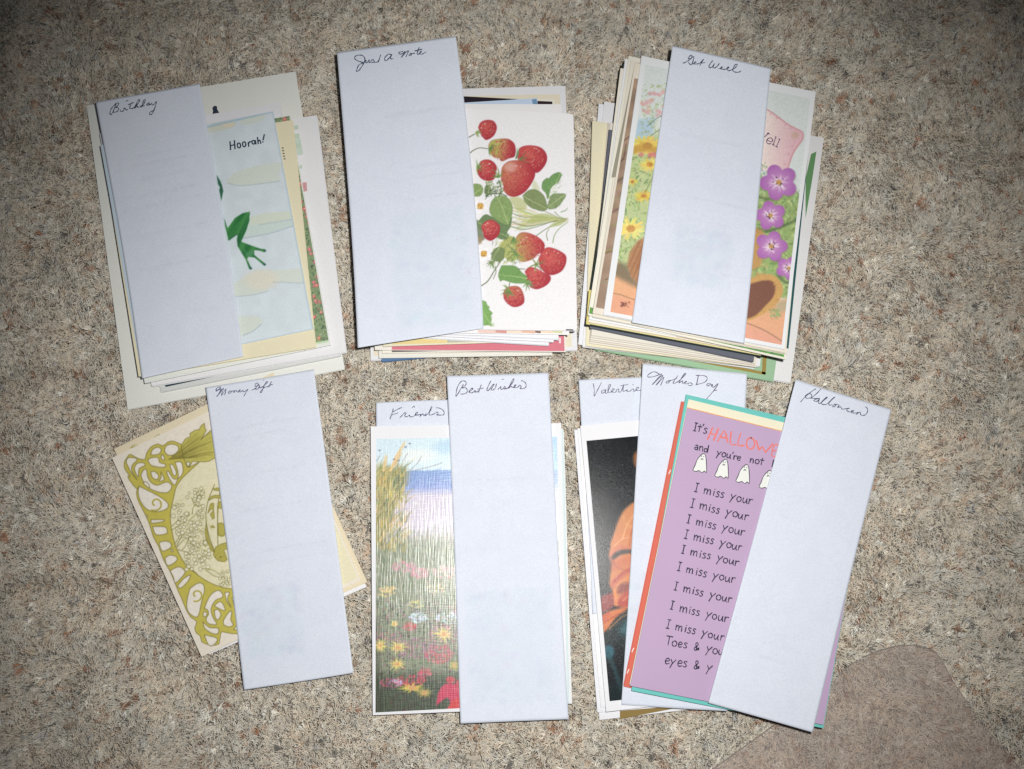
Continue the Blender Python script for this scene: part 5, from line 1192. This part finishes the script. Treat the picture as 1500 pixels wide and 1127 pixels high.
    for l, w, cc in (([(900, 800), (912, 790), (930, 786)], 2, (232, 160, 104)), ([(897, 820), (905, 832), (925, 838)], 2.2, (170, 66, 48)), ([(899, 852), (915, 838), (940, 826)], 3, (176, 58, 48)), ([(903, 858), (920, 846), (945, 836)], 1.6, (232, 150, 90)), ([(905, 868), (925, 856), (945, 852)], 2.4, (150, 50, 46)), ([(912, 790), (918, 770), (930, 752)], 2, (236, 172, 112)), ([(922, 800), (926, 775), (936, 756)], 2, (176, 84, 52)), ([(912, 880), (930, 866), (945, 858)], 1.4, (236, 150, 110)), ([(886, 912), (905, 900), (925, 893)], 2, (170, 62, 40)), ([(892, 922), (910, 905), (925, 897)], 1.6, (236, 150, 70))):
        cv.line(l, w, cc, .8, w * .5, soft=1.2)
    for k in range(200): x, y = rnd(905, 990), rnd(745, 880); cv.line([(x, y), (x + rnd(-4, 4), y + rnd(2, 6))], rnd(.6, 1.6), jit((214, 140, 90) if k % 2 else (190, 96, 70), 22), .25, .3)
    cv.soften(1)
    inset = [(859, 646), (1028, 630), (1050, 1010), (893, 1027.5)]
    us = np.concatenate([np.linspace(0, .52, 88), np.linspace(.58, 1, 8)])
    c.panel(cv, us, np.linspace(0, 1, 330), 'gloss', quad=inset)
    Mo = [[(752, 92), (700, 70), (640, 100), (640, 125), (700, 120), (782, 93), (740, 140), (680, 206), (760, 130), (792, 114), (720, 212), (790, 140), (802, 138), (770, 212)], [(852, 164), (825, 178), (840, 190), (862, 175), (850, 165), (890, 158)], [(948, 112), (900, 185), (930, 185), (980, 150), (1032, 93), (1015, 95), (960, 186), (1000, 163), (1000, 190), (1042, 175), (1025, 173), (1025, 195), (1055, 195), (1076, 184), (1102, 200), (1086, 216), (1060, 210)], [(868, 166), (938, 138)], [(1166, 103), (1146, 200)], [(1140, 108), (1230, 113), (1257, 140), (1230, 180), (1138, 206)], [(1292, 190), (1255, 200), (1260, 220), (1302, 200), (1300, 226), (1312, 204), (1320, 236), (1372, 193), (1330, 262), (1248, 358)], [(1325, 268), (1358, 262)]]
    strip('white paper strip handwritten Mothers Day between the dark picture card and the lavender card', [(942, 533), (1095, 547), (1066, 1042), (910, 1033)], max(S.z, .0088), [Z(o, s, l) for l in Mo], 1.05, (62, 56, 86),
          curl=lambda U, V: .0012 * np.clip(1 - V * 4, 0, 1) ** 2, ghost=[('text', .1, .5, .25), ('text', .05, .3, .5), ('block', .0, .3, .6, .9)])
    S.z = max(S.z, .0088) + .0016
    c = S.card('greeting_card', 'coral red card under the teal card beneath the Halloween cards', [(999, 588), (1262, 660), (1190, 1060), (914, 1006)], .0014, (222, 100, 80))
    for x, y in ((979, 694), (925, 955), (918, 986)): c.flat([(x, y), (x + 3, y - 6), (x + 4, y - 5), (x + 1, y + 1)], (236, 226, 216), name='printed_mark')
    c = S.card('greeting_card', 'teal card framing the lavender card', [(1005, 578), (1280, 641), (1206, 1067), (925, 1012)], .0014, (98, 196, 188))
    q = [(1007, 597), (1276, 664), (1206, 1062), (923, 1005)]
    c = S.card('greeting_card', 'cream inner sheet between the teal card and the lavender card', [(1008.5, 585), (1279, 651), (1206, 1060), (922, 1003)], .0010, (232, 226, 196))
    c = S.card('greeting_card', 'lavender card with orange Halloween lettering, little ghosts and repeated handwritten lines', q, .0016, (188, 158, 194))
    zf = lambda x, y: c.zt
    ribbons('orange_edge', [[(1007.5, 597.6), (1275, 664.2)]], 1.3, zf, ink_mat((206, 130, 66)), c.root, 1, 0)
    h, k = (980, 570), .1331
    red = [[(480, 425), (425, 555)], [(545, 435), (490, 565)], [(450, 490), (525, 505)], [(535, 580), (610, 460), (645, 585)], [(560, 530), (635, 540)], [(685, 470), (675, 605), (735, 612)], [(790, 490), (755, 615), (825, 622)], [(897 + 45 * math.cos(a), 600 + 62 * math.sin(a)) for a in np.linspace(-1.5, 4.9, 14)], [(960, 570), (990, 670)], [(990, 670), (1030, 635)], [(1030, 635), (1060, 700)], [(1060, 700), (1142, 605)], [(1212, 620), (1155, 620), (1130, 735), (1190, 742)], [(1145, 680), (1205, 676)]]
    ribbons('orange_lettering', [Z(h, k, l) for l in red], 2.2, zf, ink_mat((212, 92, 84)), c.root, 2, .2)
    a = math.radians(12.6)
    T = []
    T += stroke_text("It's", 1015, 631, a, 7.9)
    T += stroke_text("and", 1016.5, 658.5, a, 6.8); T += stroke_text("you're", 1049, 667, a, 6.6); T += stroke_text("not", 1097.5, 677.5, a, 6.8); T += stroke_text("h", 1130, 684, a, 6.8)
    for x, y in ((1016.5, 720), (1010.5, 742.5), (1005, 766), (1001.5, 788), (997, 810), (991, 836), (986.5, 864), (981, 892.5), (975, 919.5)):
        T += stroke_text('I miss your', x, y, a + rnd(-.01, .01), 8.0)
    T += stroke_text('Toes & you', 975, 944, math.radians(11), 8.2); T += stroke_text('eyes & y', 973, 972, math.radians(10), 8.6)
    ribbons('black_lettering', T, 1.6, zf, ink_mat((34, 30, 52)), c.root, 3, .2)
    gp = [(345, 735), (380, 712), (402, 735), (411, 810), (412, 920), (390, 903), (362, 922), (330, 898), (300, 908), (264, 893), (287, 840), (310, 780)]
    for dx, dy in ((0, 0), (240, 62), (472, 120), (728, 184)):
        pts = [(x + dx, y + dy) for x, y in gp]
        sp = smooth(Z(h, k, pts + [pts[0]]), 3)[:-1]
        g = link('ghost', [wp(x, y, c.zt + .00006) for x, y in sp][::-1], [list(range(len(sp)))], paper_mat((226, 228, 222), .6), c.root)
        fc = Z(h, k, pts + [pts[0]])
        gl = [fc, Z(h, k, [(352 + dx, 778 + dy), (362 + dx, 765 + dy), (375 + dx, 778 + dy)]), Z(h, k, [(356 + dx, 745 + dy), (360 + dx, 738 + dy)]), Z(h, k, [(380 + dx, 748 + dy), (384 + dx, 742 + dy)])]
        ribbons('ghost_outline', gl, 1.1, zf, ink_mat((34, 32, 50)), g, 3, .15)
    o, s = (1165, 560), .08
    Ha = [[(375, 126), (330, 150), (200, 250), (98, 362)], [(180, 258), (215, 225), (270, 212), (300, 245), (290, 285)], [(468, 125), (400, 200), (300, 285)], [(185, 265), (210, 296), (290, 290), (345, 302), (425, 298)], [(442, 295), (360, 320), (343, 345), (400, 350), (442, 308), (420, 375), (460, 385), (550, 310), (588, 280), (560, 283), (488, 360), (490, 405), (570, 405), (660, 330), (722, 278), (690, 293), (618, 380), (622, 420), (670, 415)], [(722, 405), (688, 430), (700, 457), (742, 420), (720, 405), (800, 422), (772, 465), (832, 453), (850, 490), (890, 492), (992, 480), (960, 483), (943, 520), (1000, 546), (1072, 525), (1035, 523), (1028, 555), (1080, 566), (1152, 558), (1108, 592), (1186, 548), (1195, 595), (1250, 610), (1300, 582), (1326, 520), (1310, 470), (1284, 453)]]
    strip('white paper strip handwritten Halloween slanting across the lavender card', [(1166, 556), (1306, 600), (1190, 1073), (1038, 1030)], S.z, [Z(o, s, l) for l in Ha], 1.15, (52, 54, 84),
          curl=lambda U, V: .0014 * np.clip(1 - V * 3.5, 0, 1) ** 2 + .0004 * V ** 3, ghost=[('text', .35, .7, .78), ('text', .35, .6, .82), ('text', .2, .4, .4)])
last_cluster()
